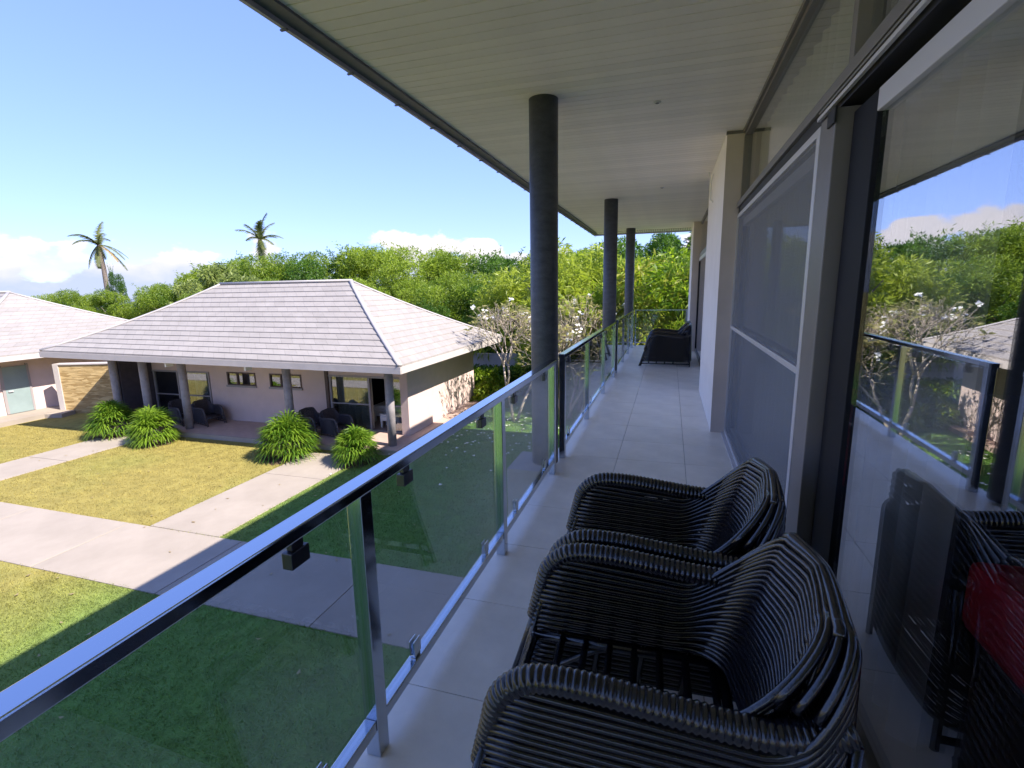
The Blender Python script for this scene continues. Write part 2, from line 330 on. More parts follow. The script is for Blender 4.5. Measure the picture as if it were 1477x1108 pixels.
# balcony floor: slab + tiles
fl = struct('balcony_floor', MB().box(-0.10,1.62,-6,14.05,-0.32,-0.0125), 'grout')
t = 0.6; tm = MB().box(0.002,t-0.002,0.002,t-0.002,-0.012,0.0).mesh('tile','tile')
tm2 = MB().box(0.002,0.468,0.002,t-0.002,-0.012,0.0).mesh('tile','tile')
for j in range(-3, 24):
    for i in range(3): link('tile', tm if i < 2 else tm2, fl, (-0.098+t*i, -0.22+t*j, 0), 0.001)
# plinths carrying the columns at the slab edge are parts of the floor slab
# ceiling boards
CZ = 3.07
ce = struct('ceiling', MB().box(-1.10,1.62,-6,14.80,CZ+0.012,CZ+0.10), 'ceil_gap')
bm_ = MB().box(-1.09,1.60,0.004,0.098,CZ-0.004,CZ+0.0115).mesh('ceiling_board','ceil')
for k in range(-22, 143): link('ceiling_board', bm_, ce, (0, 0.1*k, 0), 0.0025)
vb = MB().box(0.006,0.04,14.32,14.78,CZ-0.02,CZ+0.011).mesh('vent_slat','ceil')
for k in range(46): link('vent_slat', vb, ce, (-1.08+0.058*k, 0, 0))

# ------------------------------------------------------------------ our building
villa = thing('villa', 'pale two-storey villa whose upper balcony runs along its glazed front', 'building', (1.6, 4, GZ))
part('roof', MB().box(-1.18,9.5,-8,14.86,CZ+0.102,CZ+0.24), 'fascia', villa)
part('fascia', MB().box(-1.205,-1.182,-8,14.88,CZ-0.05,CZ+0.25).box(-1.1815,9.5,14.862,14.885,CZ-0.05,CZ+0.25), 'fascia', villa)
part('eave_shade_strip', MB().box(-1.1815,-1.08,-8,14.861,CZ-0.022,CZ-0.0045), 'dark_trim_and_shade', villa, label='dark strip painted as shade inside the eave edge')  # flat dark grey band stands in for the soft shade behind the fascia
for k in range(26): part('eave_clip', MB().box(-1.215,-1.17,-0.5+0.62*k,-0.485+0.62*k,CZ-0.06,CZ-0.051), 'dark_trim_and_shade', villa)
pf = part('pier', MB().box(1.393,1.66,5.735,8.05,0.001,CZ-0.005), 'villa_wall', villa, bevel=0.004)
part('pier_return', MB().box(1.3935,1.66,5.722,5.7345,0.001,CZ-0.006), 'pier_edge', villa)
part('pier_cap', MB().box(1.388,1.67,5.717,5.75,CZ-0.035,CZ-0.0065), 'dark_trim_and_shade', villa)
part('pier', MB().box(1.393,1.66,13.1,14.5,0.001,CZ-0.005), 'villa_wall', villa, bevel=0.004)
part('pier_return', MB().box(1.3935,1.66,13.087,13.0995,0.001,CZ-0.006), 'pier_edge', villa)
part('wall', MB().box(1.67,9.3,14.2,14.45,GZ,CZ).box(9.0,9.3,-6,14.19,GZ,CZ).box(1.67,8.99,-6.3,-6.0,GZ,CZ).box(1.2,1.5,-6,14.0,GZ,-0.33), 'villa_wall', villa)
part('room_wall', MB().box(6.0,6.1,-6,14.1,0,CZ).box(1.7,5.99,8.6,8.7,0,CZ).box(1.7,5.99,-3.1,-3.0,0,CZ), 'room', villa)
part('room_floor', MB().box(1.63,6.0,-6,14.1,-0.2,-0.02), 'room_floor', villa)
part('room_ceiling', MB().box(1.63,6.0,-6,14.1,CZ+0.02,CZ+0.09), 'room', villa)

# round columns of the balcony
def column(y, label):
    c = thing('column', label, 'column', (-0.115, y, -0.05), 'round columns along the balcony')
    n = 28; pts = [(-0.115,y,z) for z in (0.025,0.03,CZ-0.0045)]
    part('shaft', MB().tube(pts, [0.112,0.118,0.118], n), 'column', c, smooth=True)
    b = part('plinth', MB().box(-0.40,-0.101,y-0.26,y+0.24,-0.42,0.024), 'plinth', c, bevel=0.006)
    return c
column(4.27, 'thick dark grey round column nearest the camera, at the first gap in the railing')
column(9.22, 'dark grey round column in the middle of the three along the railing')
column(13.82, 'slimmest-looking round column, farthest along the railing beside the end of the roof')

# ------------------------------------------------------------------ balustrade
POST = MB().box(-0.027,0.027,-0.03,0.03,0.001,0.953).mesh('post','steel')
CLIPT = MB().box(-0.009,0.009,-0.022,0.022,0.918,0.953).box(-0.016,0.016,-0.034,0.034,0.872,0.9175).mesh('clip','steel_dark')
CLIPB = MB().box(-0.012,0.012,-0.02,0.02,0.148,0.16).box(0.0065,0.0125,-0.026,0.026,0.1605,0.222).box(-0.0125,-0.0065,-0.026,0.026,0.1605,0.222).mesh('clip','steel')
def balustrade(ys, label, end0, end1):
    b = thing('balustrade', label, 'railing', (0, ys[0], 0), 'glass and steel railing sections')
    part('handrail', MB().box(-0.032,0.032,end0,end1,0.954,0.99), 'steel', b, bevel=0.004)
    for y in ys: link('post', POST, b, (0, y-ys[0], 0), 0.003)
    for y0, y1 in zip(ys[:-1], ys[1:]):
        part('bottom_rail', MB().box(-0.022,0.022,y0+0.031,y1-0.031,0.105,0.147), 'steel', b, bevel=0.003)
        part('glass_pane', MB().box(-0.005,0.005,y0+0.042,y1-0.042,0.162,0.936), 'balustrade_glass', b)
        d = min(0.29, (y1-y0)*0.22)
        for yy in (y0+d, y1-d):
            link('clip', CLIPT, b, (0, yy-ys[0], 0), 0.002); link('clip', CLIPB, b, (0, yy-ys[0], 0), 0.002)
    return b
balustrade([-1.485, -0.10, 1.283, 2.667, 4.05], 'steel and glass railing in the foreground, ending at the first column', -1.6, 4.085)
balustrade([4.49, 5.97, 7.52, 9.0], 'steel and glass railing section between the first and second columns', 4.45, 9.04)
balustrade([9.44, 10.9, 12.25, 13.6], 'steel and glass railing section between the second and third columns', 9.40, 13.64)
e = thing('balustrade', 'low glass railing closing the far end of the balcony', 'railing', (0.7, 13.96, 0), 'glass and steel railing sections')
part('handrail', MB().box(0.03,1.38,13.945,13.975,0.955,0.985), 'steel', e)
part('glass_pane', MB().box(0.05,1.36,13.955,13.965,0.12,0.94), 'balustrade_glass', e)
part('bottom_rail', MB().box(0.03,1.38,13.945,13.975,0.09,0.115), 'steel', e)
for x in (0.06, 1.35): part('post', MB().box(x-0.02,x+0.02,13.977,14.017,0.001,0.985), 'steel', e)

# ------------------------------------------------------------------ doors, screens and clerestory
# sliding insect screen
s = thing('screen_door', 'tall sliding insect screen with a pale mid rail between pier and door jamb', 'screen door', (1.54, 4.2, 0))
part('mesh', MB().box(1.5445,1.5475,2.79,5.69,0.05,2.23), 'screen_mesh', s)
part('stile', MB().box(1.53,1.56,2.735,2.785,0.012,2.27), 'alu_light', s, bevel=0.003)
part('stile', MB().box(1.53,1.56,5.69,5.719,0.012,2.27), 'alu_light', s)
part('rail', MB().box(1.532,1.558,2.786,5.689,2.235,2.27), 'alu_light', s)
part('rail', MB().box(1.532,1.558,2.786,5.689,0.012,0.05), 'alu_light', s)
part('rail', MB().box(1.528,1.557,2.786,5.689,1.135,1.17), 'alu_light', s, bevel=0.003)
def sliding(name, label, y0, y1, gm, frm, w=0.07, x=1.585, topz=2.225):
    d = thing(name, label, 'door', (x, (y0+y1)/2, 0))
    part('glass_pane', MB().box(x,x+0.008,y0+w,y1-w,0.08,topz-0.075), gm, d)
    part('stile', MB().box(x-0.018,x+0.03,y1-w+0.001,y1,0.015,topz), frm, d, bevel=0.003)
    part('stile', MB().box(x-0.018,x+0.03,y0,y0+w-0.001,0.015,topz), frm, d, bevel=0.003)
    part('top_rail', MB().box(x-0.019,x+0.029,y0+w,y1-w,topz-0.074,topz), 'alu_light', d, bevel=0.003)
    part('bottom_rail', MB().box(x-0.019,x+0.029,y0+w,y1-w,0.015,0.079), 'alu', d, bevel=0.003)
    return d
sliding('sliding_door', 'large reflective sliding glass door at the right edge beside the wicker chairs', -1.2, 2.40, 'door_glass', 'navy_frame', 0.25)
sliding('sliding_door', 'glass sliding door behind the insect screen', 2.73, 5.70, 'clear_glass', 'navy_frame', 0.06, 1.60)
sliding('sliding_door', 'dark framed glass door beside the far pair of chairs', 8.08, 13.06, 'door_glass', 'navy_frame', 0.09, 1.56)
f = thing('door_frame', 'grey aluminium frame with head track and jamb around the sliding doors', 'door frame', (1.56, 3, 0))
part('jamb', MB().box(1.515,1.63,2.44,2.655,0.012,2.26), 'alu', f, bevel=0.004)
part('jamb_gap', MB().box(1.545,1.63,2.6555,2.728,0.012,2.26), 'black_gap', f)
part('head', MB().box(1.52,1.63,-1.3,5.72,2.335,2.385), 'alu', f, bevel=0.003)
part('head_track', MB().box(1.54,1.63,-1.3,5.72,2.272,2.334), 'black_gap', f)
part('head_lip', MB().box(1.515,1.528,-1.3,2.73,2.285,2.30), 'alu_light', f)
part('head_lip', MB().box(1.52,1.53,-1.3,2.73,2.315,2.325), 'alu', f)
part('sill_track', MB().box(1.50,1.54,-1.3,5.72,0.0005,0.012), 'alu_light', f)
part('sill_track', MB().box(1.545,1.64,-1.3,5.72,0.0005,0.0115), 'alu', f)
part('latch', MB().box(1.505,1.5145,2.42,2.52,2.20,2.262), 'black_gap', f, bevel=0.003)
c = thing('clerestory_window', 'strip of high windows under the ceiling above the sliding doors', 'window', (1.58, 2, 2.39))
for (a, b2) in ((2.44,5.66),(-0.6,2.37)): part('glass_pane', MB().box(1.585,1.592,a,b2,2.40,2.985), 'clear_glass', c)
part('mullion', MB().box(1.54,1.62,2.375,2.435,2.386,3.0), 'alu', c, bevel=0.002)
part('mullion', MB().box(1.55,1.62,5.665,5.72,2.386,3.0), 'alu', c)
part('head_rail', MB().box(1.555,1.62,-1.3,5.72,3.001,3.03), 'alu', c)
part('head_rail', MB().box(1.535,1.62,-1.3,5.72,3.034,3.064), 'alu', c)
c = thing('clerestory_window', 'small high window above the far glass door', 'window', (1.58, 10.5, 2.39))
part('glass_pane', MB().box(1.57,1.578,8.1,13.05,2.33,3.0), 'clear_glass', c)
part('frame', MB().box(1.55,1.62,8.06,13.08,2.227,2.329).box(1.55,1.62,8.06,13.08,3.001,3.06), 'alu', c)
def curtain(name, label, x, y0, y1, z0, z1, amp=0.035, per=0.17, seed=1):
    rg = random.Random(seed); n = int((y1-y0)/0.02); mb = MB(); ph = 0
    for i in range(n+1):
        y = y0+(y1-y0)*i/n; ph += 2*math.pi*0.02/per*(0.7+0.6*rg.random())
        for z, k in ((z0,1.15),((z0+z1)/2,1.0),(z1,0.7)): mb.v.append((x+amp*k*math.sin(ph)+0.01*math.sin(3*y+z), y, z))
    for i in range(n):
        for j in range(2): mb.f.append((3*i+j,3*i+3+j,3*i+4+j,3*i+1+j))
    me = mb.mesh(name, 'curtain', (x,(y0+y1)/2,z0), True); o = link(name, me, None, (x,(y0+y1)/2,z0))
    return tag(o, label, 'curtain')
curtain('curtain', 'cream sheer curtain hanging behind the insect screen and high window', 1.71, 3.15, 5.65, 0.02, 3.0)
curtain('curtain', 'narrow gathered cream curtain just behind the door jamb', 1.74, 1.75, 2.40, 0.02, 3.0, 0.03, 0.13, 3)
# red daybed just inside the glass
d = thing('daybed', 'red cushioned daybed seen through the reflective glass at lower right', 'daybed', (2.3,0.9,-0.02))
part('cushion', MB().box(1.83,2.75,-0.4,1.80,0.50,0.73), 'red_fabric', d, bevel=0.035)
part('base', MB().box(1.87,2.7,-0.35,1.75,0.06,0.499), 'timber_dark', d)
for x in (1.91,2.64):
    for y in (-0.3,1.7): part('leg', MB().box(x-0.03,x+0.03,y-0.03,y+0.03,-0.019,0.0595), 'timber_dark', d)
# ceiling downlights and the wall bracket
for x, y, lb in ((0.754,4.644,'small recessed ceiling spot nearer the camera'),(0.737,8.438,'small recessed ceiling spot farther along the balcony')):
    dl = thing('downlight', lb, 'ceiling light', (x,y,CZ-0.005), 'recessed ceiling spots')
    part('trim', MB().tube([(x,y,CZ-0.014),(x,y,CZ-0.0045)],[0.026,0.032],16), 'alu_light', dl, True); part('lens', MB().tube([(x,y,CZ-0.0165),(x,y,CZ-0.0145)],0.015,12), 'dark_trim_and_shade', dl)
h = thing('wall_bracket', 'thin white forked bracket on the pier just below the ceiling', 'bracket', (1.39,7.2,2.6))
part('arm', MB().tube([(1.392,7.2,2.62),(1.365,7.2,2.66),(1.36,7.2,2.86)],0.008,6), 'white_paint', h, True)
part('prong', MB().tube([(1.36,7.2,2.86),(1.33,7.16,2.98)],0.006,6), 'white_paint', h, True); part('prong', MB().tube([(1.36,7.2,2.86),(1.385,7.24,2.97)],0.006,6), 'white_paint', h, True)

# ------------------------------------------------------------------ wicker armchairs (front towards -x)
def rim(u):      # u: 0 arm front .. 1 back centre; height of the woven shell
    a = 0.605 - 0.045*min(1, u/0.55)
    t_ = max(0, min(1, (u-0.47)/0.27)); t_ = t_*t_*(3-2*t_)
    return a + 0.25*t_ + 0.025*max(0,(u-0.74)/0.26)
def xf(z): return -0.51 + 0.19*(z/0.60)
def shell_pt(sv, v, z0, half, inner):
    """sv in [-1,1]: -1 front of one arm, 0 back centre, 1 front of the other arm"""
    sgn = 1 if sv >= 0 else -1; u = 1-abs(sv); z = z0 + (rim(u)-z0)*v
    xb = (0.27+(z-0.28)*0.27) if inner else (0.475-0.02*z/0.8)
    r = 0.13 if inner else 0.10
    x0 = xf(z); L1 = 0.55; L2 = 0.75
    if u < L1: x = x0+(xb-r-x0)*u/L1; y = half
    elif u < L2:
        a = (u-L1)/(L2-L1)*math.pi/2; x = xb-r+r*math.sin(a); y = half-r+r*math.cos(a)
    else: x = xb + 0.018*math.sin((u-L2)/(1-L2)*math.pi/2); y = (half-r)*(1-(u-L2)/(1-L2))
    return (x, y*sgn, z)
SV = sorted(set([-1+0.45*i/7 for i in range(8)]+[-0.56+0.31*i/15 for i in range(16)]+[-0.25+0.5*i/14 for i in range(15)]+[0.25+0.31*i/15 for i in range(16)]+[0.55+0.45*i/7 for i in range(8)]))
def chair_parts(material, fine):
    out = []          # (name, MB, smooth)
    NI, NO = 14, 23
    strands = []
    for k in range(NI):
        strands.append([shell_pt(s_, (k+0.6)/NI, 0.30, 0.292, True) for s_ in SV])
        if k < NI-1: strands.append([shell_pt(s_, (k+1.1)/NI, 0.30, 0.292, True) for s_ in SV if abs(s_) < 0.40])
    for k in range(NO): strands.append([shell_pt(s_, (k+0.4)/NO, 0.10, 0.338, False) for s_ in SV])
    for w in (0.15, 0.5, 0.85):
        strands.append([tuple(a*(1-w)+b*w for a, b in zip(shell_pt(s_,1.0,0.3,0.292,True), shell_pt(s_,1.0,0.10,0.338,False))) for s_ in SV if abs(s_) < 0.42])
    rimc = [tuple((a+b)/2 for a, b in zip(shell_pt(s_,1.0,0.3,0.292,True), shell_pt(s_,1.0,0.10,0.338,False))) for s_ in SV if abs(s_) < 0.30]
    rl = [rimc[0]]
    for p_, q_ in zip(rimc[:-1], rimc[1:]):
        m_ = max(1, int(math.dist(p_, q_)/(0.004 if fine else 0.05)))
        rl += [tuple(p_[d_]+(q_[d_]-p_[d_])*i_/m_ for d_ in range(3)) for i_ in range(1, m_+1)]
    out.append(('back_rim', MB().tube(rl, 0.016, 10 if fine else 6), True))
    wob = random.Random(3)
    if fine:
        for p in strands: 
            a = wob.random()*6; q = [(x, y, z+0.0018*math.sin(9*y+7*x+a)) for x, y, z in p]
            out.append(('strand', MB().tube(q, 0.0100, 8), True))
    else:
        mb = MB()
        for p in strands: mb.tube(p[::2], 0.0105, 4)
        out.append(('woven_shell', mb, True))
    # arm rolls: wrapped, ribbed tube
    for sg in (-1, 1):
        key = [(xf(0.33)-0.005,0.33),(xf(0.45)-0.006,0.45),(xf(0.54)-0.002,0.545),(-0.285,0.60),(-0.22,0.62),(-0.10,0.62),(0.05,0.605),(0.20,0.59),(0.32,0.59),(0.40,0.605),(0.455,0.63)]
        # resample with Catmull-Rom
        pts = []
        for i in range(len(key)-1):
            p0 = key[max(0,i-1)]; p1 = key[i]; p2 = key[i+1]; p3 = key[min(len(key)-1,i+2)]
            for j in range(24):
                tt = j/24; pts.append(tuple(0.5*((2*p1[d_])+(-p0[d_]+p2[d_])*tt+(2*p0[d_]-5*p1[d_]+4*p2[d_]-p3[d_])*tt**2+(-p0[d_]+3*p1[d_]-3*p2[d_]+p3[d_])*tt**3) for d_ in (0,1)))
        acc = 0; q = []; rr = []; last = pts[0]
        step = 0.0035 if fine else 0.03; dense = []
        tot = sum(math.dist(pts[i], pts[i+1]) for i in range(len(pts)-1)); n = int(tot/step)
        cum = [0]
        for i in range(len(pts)-1): cum.append(cum[-1]+math.dist(pts[i], pts[i+1]))
        ii = 0
        for k in range(n+1):
            s_ = tot*k/n
            while ii < len(cum)-2 and cum[ii+1] < s_: ii += 1
            w = (s_-cum[ii])/max(1e-9, cum[ii+1]-cum[ii])
            x = pts[ii][0]*(1-w)+pts[ii+1][0]*w; z = pts[ii][1]*(1-w)+pts[ii+1][1]*w
            taper = min(1, 0.62+s_/0.22*0.38)
            q.append((x, sg*(0.315-(0.02 if x > 0.3 else 0)*min(1,(x-0.3)/0.15)), z))
            base = 0.037*taper
            rr.append(base*(0.86+0.16*abs(math.sin(math.pi*s_/0.0175))**0.7) if fine else base)
        out.append(('arm_wrap', MB().tube(q, rr, 12 if fine else 7), True))
        # slanted front legs (a pair of canes) and rear leg
        out.append(('leg', MB().tube([(xf(0)+0.0,sg*0.338,0.0),(xf(0.4),sg*0.335,0.40)],0.014,8), True))
        out.append(('leg', MB().tube([(xf(0)+0.025,sg*0.29,0.0),(xf(0.42)+0.012,sg*0.296,0.42)],0.014,8), True))
        out.append(('leg', MB().tube([(0.455,sg*0.31,0.0),(0.455,sg*0.31,0.6)],0.014,8), True))
        for x in (-0.27,-0.12,0.04,0.20):
            u = (x-xf(0.3))/(0.35-xf(0.3))*0.55
            out.append(('stake', MB().tube([(x-0.06,sg*0.316,0.05),(x,sg*0.315,rim(u)-0.01)],0.0125,6), True))
        out.append(('seat_rail', MB().tube([(xf(0.27)+0.02,sg*0.285,0.275),(0.27,sg*0.285,0.275)],0.017,8), True))
        out.append(('foot_rail', MB().tube([(xf(0.05),sg*0.332,0.055),(0.46,sg*0.325,0.055)],0.013,8), True))
        # arched brace under the seat at the front
        br = [(xf(0.27)+0.03+0.30*i/8, sg*0.285, 0.265-0.13*math.cos(i/8*math.pi/2)**2) for i in range(9)]
        out.append(('brace', MB().tube(br,0.012,6), True))
    for y in (-0.16,0,0.16): out.append(('stake', MB().tube([(0.33,y,0.28),(0.445,y,0.82)],0.012,6), True))
    out.append(('seat_rail', MB().tube([(xf(0.27)+0.03,-0.285,0.272),(xf(0.27)+0.03,0.285,0.272)],0.017,8), True))
    out.append(('seat_rail', MB().tube([(0.27,-0.285,0.272),(0.27,0.285,0.272)],0.017,8), True))
    for k in range(7):
        x = -0.285+0.087*k
        out.append(('seat_slat', MB().tube([(x,-0.283,0.283),(x+0.002,0,0.279),(x,0.283,0.283)],0.0125,8), True))
    if not fine:
        merged = {}
        for nme, mb, sm in out:
            key = nme if nme in ('woven_shell','arm_wrap','leg') else ('seat' if nme in ('seat_slat','seat_rail') else 'frame')
            merged.setdefault(key, []).append(mb)
        out2 = []
        for key, mbs in merged.items():
            if key in ('leg','arm_wrap'): out2 += [(key, mb, True) for mb in mbs]; continue
            big = MB()
            for mb in mbs:
                o_ = len(big.v); big.v += mb.v; big.f += [tuple(i+o_ for i in fc) for fc in mb.f]
            out2.append((key, big, True))
        out = out2
    return [(nme, mb.mesh(nme, material, (0,0,0), sm)) for nme, mb, sm in out]
def place_chair(parts, label, group, loc, rz=0):
    c = thing('wicker_armchair', label, 'armchair', loc, group, rz)
    for nme, me in parts: link(nme, me, c)
    return c
FINE = chair_parts('rattan', True)
place_chair(FINE, 'black woven wicker armchair nearest the camera, its bare slatted seat showing', 'black wicker armchairs on the balcony', (0.872,1.385,0), R(1.5))
place_chair(FINE, 'black woven wicker armchair just beyond the nearest one, behind its far arm', 'black wicker armchairs on the balcony', (0.872,2.125,0), R(0.5))
COARSE = chair_parts('rattan', False)
place_chair(COARSE, 'dark wicker armchair of the far pair by the glass door, nearer one', 'black wicker armchairs on the balcony', (0.88,10.75,0))
place_chair(COARSE, 'dark wicker armchair of the far pair, half hidden behind its twin', 'black wicker armchairs on the balcony', (0.88,11.52,0))
PORCH = chair_parts('rattan_grey', False)
PF = GZ+0.15      # porch floor level

# ------------------------------------------------------------------ bungalow with hip roof
def hip_roof(th, x0, x1, y0, y1, ez, rise, ncourse, lift=0.0, kl=1.0):
    H = (y1-y0)/2; cx = (x0+x1)/2
    def zt(t_): return ez + rise*(0.80*t_+0.20*t_*t_ if t_ > 0 else 0)
    def P(x, y, t_, dz): return (x, y, zt(t_) + dz + lift*(1-t_)*(x1-x)/(x1-x0))
    roof = part('roof', MB().quad(P(x0+.05,y0+.05,0,-.03),P(x1-.05,y0+.05,0,-.03),P(x1-.05,y1-.05,0,-.03),P(x0+.05,y1-.05,0,-.03)), 'soffit', th)
    rg = random.Random(int(abs(x0)*10))
    for k in range(ncourse):
        ta = k/ncourse; tb = min(1, (k+1.12)/ncourse)
        la, lb = 0.036, 0.004
        def ring(t_): i = t_*H; return (x0+i*kl, x1-i, y0+i, y1-i)
        A = ring(ta); B = ring(tb)
        sides = [((A[0],A[2]),(A[1],A[2]),(B[1],B[2]),(B[0],B[2])), ((A[1],A[2]),(A[1],A[3]),(B[1],B[3]),(B[1],B[2])), ((A[1],A[3]),(A[0],A[3]),(B[0],B[3]),(B[1],B[3])), ((A[0],A[3]),(A[0],A[2]),(B[0],B[2]),(B[0],B[3]))]
        for s_ in sides:
            a, b, c2, d2 = s_; j = rg.uniform(-0.004, 0.004)
            top = [P(a[0],a[1],ta,la+j),P(b[0],b[1],ta,la+j),P(c2[0],c2[1],tb,lb),P(d2[0],d2[1],tb,lb)]
            bot = [P(a[0],a[1],ta,-0.02),P(b[0],b[1],ta,-0.02),P(c2[0],c2[1],tb,-0.03),P(d2[0],d2[1],tb,-0.03)]
            o = link('shingle_course', MB().hexa(bot+top).mesh('shingle_course','shingle',root_loc(th)), roof)
    ts = [i/10 for i in range(11)]
    for sx, sy in ((0,0),(1,0),(1,1),(0,1)):
        pts = []
        for t_ in ts:
            x = (x1-t_*H) if sx else (x0+t_*H*kl); y = (y1-t_*H) if sy else (y0+t_*H); pts.append(P(x,y,t_,0.028))
        link('hip_cap', MB().tube(pts, 0.075, 8, True, 0.55).mesh('hip_cap','roofcap',root_loc(th),True), roof)
    if (x1-x0) > 2*H+0.1: link('ridge_cap', MB().tube([P(x0+H*kl-0.05,(y0+y1)/2,1,0.03),P(x1-H+0.05,(y0+y1)/2,1,0.03)],0.085,8,True,0.6).mesh('ridge_cap','roofcap',root_loc(th),True), roof)
    # fascia boards
    fh = 0.21
    def fb(xa,ya,xb,yb,nx,ny):
        w = 0.03
        p = [(xa,ya),(xb,yb),(xb+nx*w,yb+ny*w),(xa+nx*w,ya+ny*w)]
        link('fascia', MB().hexa([P(x,y,0,-fh) for x,y in p]+[P(x,y,0,-0.022) for x,y in p]).mesh('fascia','house_fascia',root_loc(th)), roof)
    fb(x0-.02,y0+.001,x1+.02,y0+.001,0,-1); fb(x0-.02,y1-.001,x1+.02,y1-.001,0,1); fb(x1-.001,y0+.002,x1-.001,y1-.002,1,0); fb(x0+.001,y0+.002,x0+.001,y1-.002,-1,0)
    return roof
hs = thing('bungalow', 'bungalow with pale grey shingle hip roof and open front porch across the lawn', 'house', (-13,16,GZ))
hip_roof(hs, -20.0, -5.9, 11.8, 20.4, -0.40, 2.36, 15, 0.14, 0.89)
WY = 14.3
def wall(mb): return part('wall', mb, 'stucco', hs)
TOP = -0.44
# front wall split round its openings
wall(MB().box(-15.35,-14.52,WY,WY+.2,PF,TOP)); wall(MB().box(-13.22,-12.60,WY,WY+.2,PF,TOP)); wall(MB().box(-11.24,-10.12,WY,WY+.2,PF,TOP))
for a, b2 in ((-14.52,-13.22),(-12.60,-11.24)):
    wall(MB().box(a+.001,b2-.001,WY+.002,WY+.2,PF,-1.72)); wall(MB().box(a+.001,b2-.001,WY+.002,WY+.2,-1.22,TOP))
wall(MB().box(-10.119,-7.25,WY+.002,WY+.2,-1.18,TOP)); wall(MB().box(-18.2,-15.351,WY+.002,WY+.2,-1.25,TOP))
wall(MB().box(-7.25,-6.98,WY-.25,WY+.199,PF,TOP))
wall(MB().box(-7.18,-6.985,WY+.2,19.8,GZ,TOP)); wall(MB().box(-18.4,-7.181,19.6,19.8,GZ,TOP)); 
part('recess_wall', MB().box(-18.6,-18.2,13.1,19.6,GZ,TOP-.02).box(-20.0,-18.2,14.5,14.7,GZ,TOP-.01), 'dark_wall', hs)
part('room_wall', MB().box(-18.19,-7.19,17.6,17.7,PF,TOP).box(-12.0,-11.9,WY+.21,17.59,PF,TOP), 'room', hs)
part('porch_floor', MB().box(-18.6,-6.6,12.55,19.6,GZ,PF-.001), 'porch', hs)
pq = MB().box(0.003,0.747,0.003,0.697,0,0.006).mesh('paver','porch')
for i in range(16):
    for j in range(2): link('paver', pq, hs, (-18.6+13+0.75*i, 12.56-16+0.70*j, PF-GZ-0.001))
part('porch_edge', MB().box(-18.62,-6.58,12.50,12.549,GZ,PF+.004), 'concrete', hs)
def window(x0,x1,z0,z1):
    w = part('window', MB().box(x0,x1,WY-.02,WY+.06,z1-.05,z1).box(x0,x1,WY-.02,WY+.06,z0,z0+.05).box(x0,x0+.05,WY-.02,WY+.06,z0+.051,z1-.051).box(x1-.05,x1,WY-.02,WY+.06,z0+.051,z1-.051), 'timber_dark', hs)
    mxx = x0+(x1-x0)*0.36
    part('mullion', MB().box(mxx-.03,mxx+.03,WY-.018,WY+.055,z0+.051,z1-.051), 'timber_dark', w)
    part('pane', MB().box(x0+.05,mxx-.03,WY+.02,WY+.03,z0+.05,z1-.05), 'house_glass', w); part('pane', MB().box(mxx+.03,x1-.05,WY+.02,WY+.03,z0+.05,z1-.05), 'house_glass', w)
    part('sill', MB().box(x0-.03,x1+.03,WY-.06,WY-.021,z0-.05,z0+.02), 'frame_grey', w)
window(-14.52,-13.22,-1.72,-1.22); window(-12.60,-11.24,-1.72,-1.22)
def hdoor(x0,x1,z1,panels):
    d_ = part('door', MB().box(x0,x1,WY-.03,WY+.09,z1-.06,z1), 'frame_grey', hs); part('threshold', MB().box(x0,x1,WY-.03,WY+.09,PF,PF+.03), 'frame_grey', d_)
    for a, b2, glazed in panels:
        part('stile', MB().box(a,a+.07,WY-.02,WY+.06,PF+.031,z1-.061).box(b2-.07,b2,WY-.02,WY+.06,PF+.031,z1-.061), 'frame_grey', d_)
        part('rail', MB().box(a+.071,b2-.071,WY-.015,WY+.05,(PF+z1)/2-.06,(PF+z1)/2-.02), 'frame_grey', d_)
        if glazed: part('pane', MB().box(a+.07,b2-.07,WY+.015,WY+.025,PF+.035,z1-.065), 'house_glass', d_)
hdoor(-10.119,-7.251,-1.18,[(-10.10,-8.52,True),(-7.95,-7.255,True)])
part('door_post', MB().box(-10.24,-10.121,WY-.06,WY+.08,PF,TOP), 'timber_dark', hs)
hdoor(-18.19,-15.36,-1.25,[(-18.17,-16.9,True),(-16.88,-15.37,True)])
def hcol(x, y=12.98, r=0.13, dx=0.0):
    part('porch_column', MB().tube([(x-dx,y,PF),(x,y,TOP-.1)], r, 16), 'house_post', hs, smooth=True)
for x in (-18.35,-16.88,-15.05,-10.68,-6.99): hcol(x)
part('bracket', MB().box(-11.35,-11.29,12.0,12.25,-0.72,-0.60), 'white_paint', hs); part('bracket', MB().box(-14.55,-14.49,12.0,12.25,-0.70,-0.58), 'white_paint', hs)
def hc(nm, lb, x0, x1, y, sd):
    mb = MB(); n = int((x1-x0)/0.03); rg = random.Random(sd); ph = 0
    for i in range(n+1):
        x = x0+(x1-x0)*i/n; ph += 0.9*(0.6+0.8*rg.random())
        mb.v += [(x, y+0.05*math.sin(ph), PF+.02), (x, y+0.04*math.sin(ph), -1.25)]
    for i in range(n): mb.f.append((2*i,2*i+2,2*i+3,2*i+1))
    o = link(nm, mb.mesh(nm,'curtain',(x0,y,PF),True), None, (x0,y,PF)); tag(o, lb, 'curtain')
hc('curtain', 'pale curtain behind the right-hand glass door of the bungalow', -10.02, -8.6, WY+.22, 2)
hc('curtain', 'pale curtain behind the left-hand glass door of the bungalow', -16.4, -15.45, WY+.22, 4)
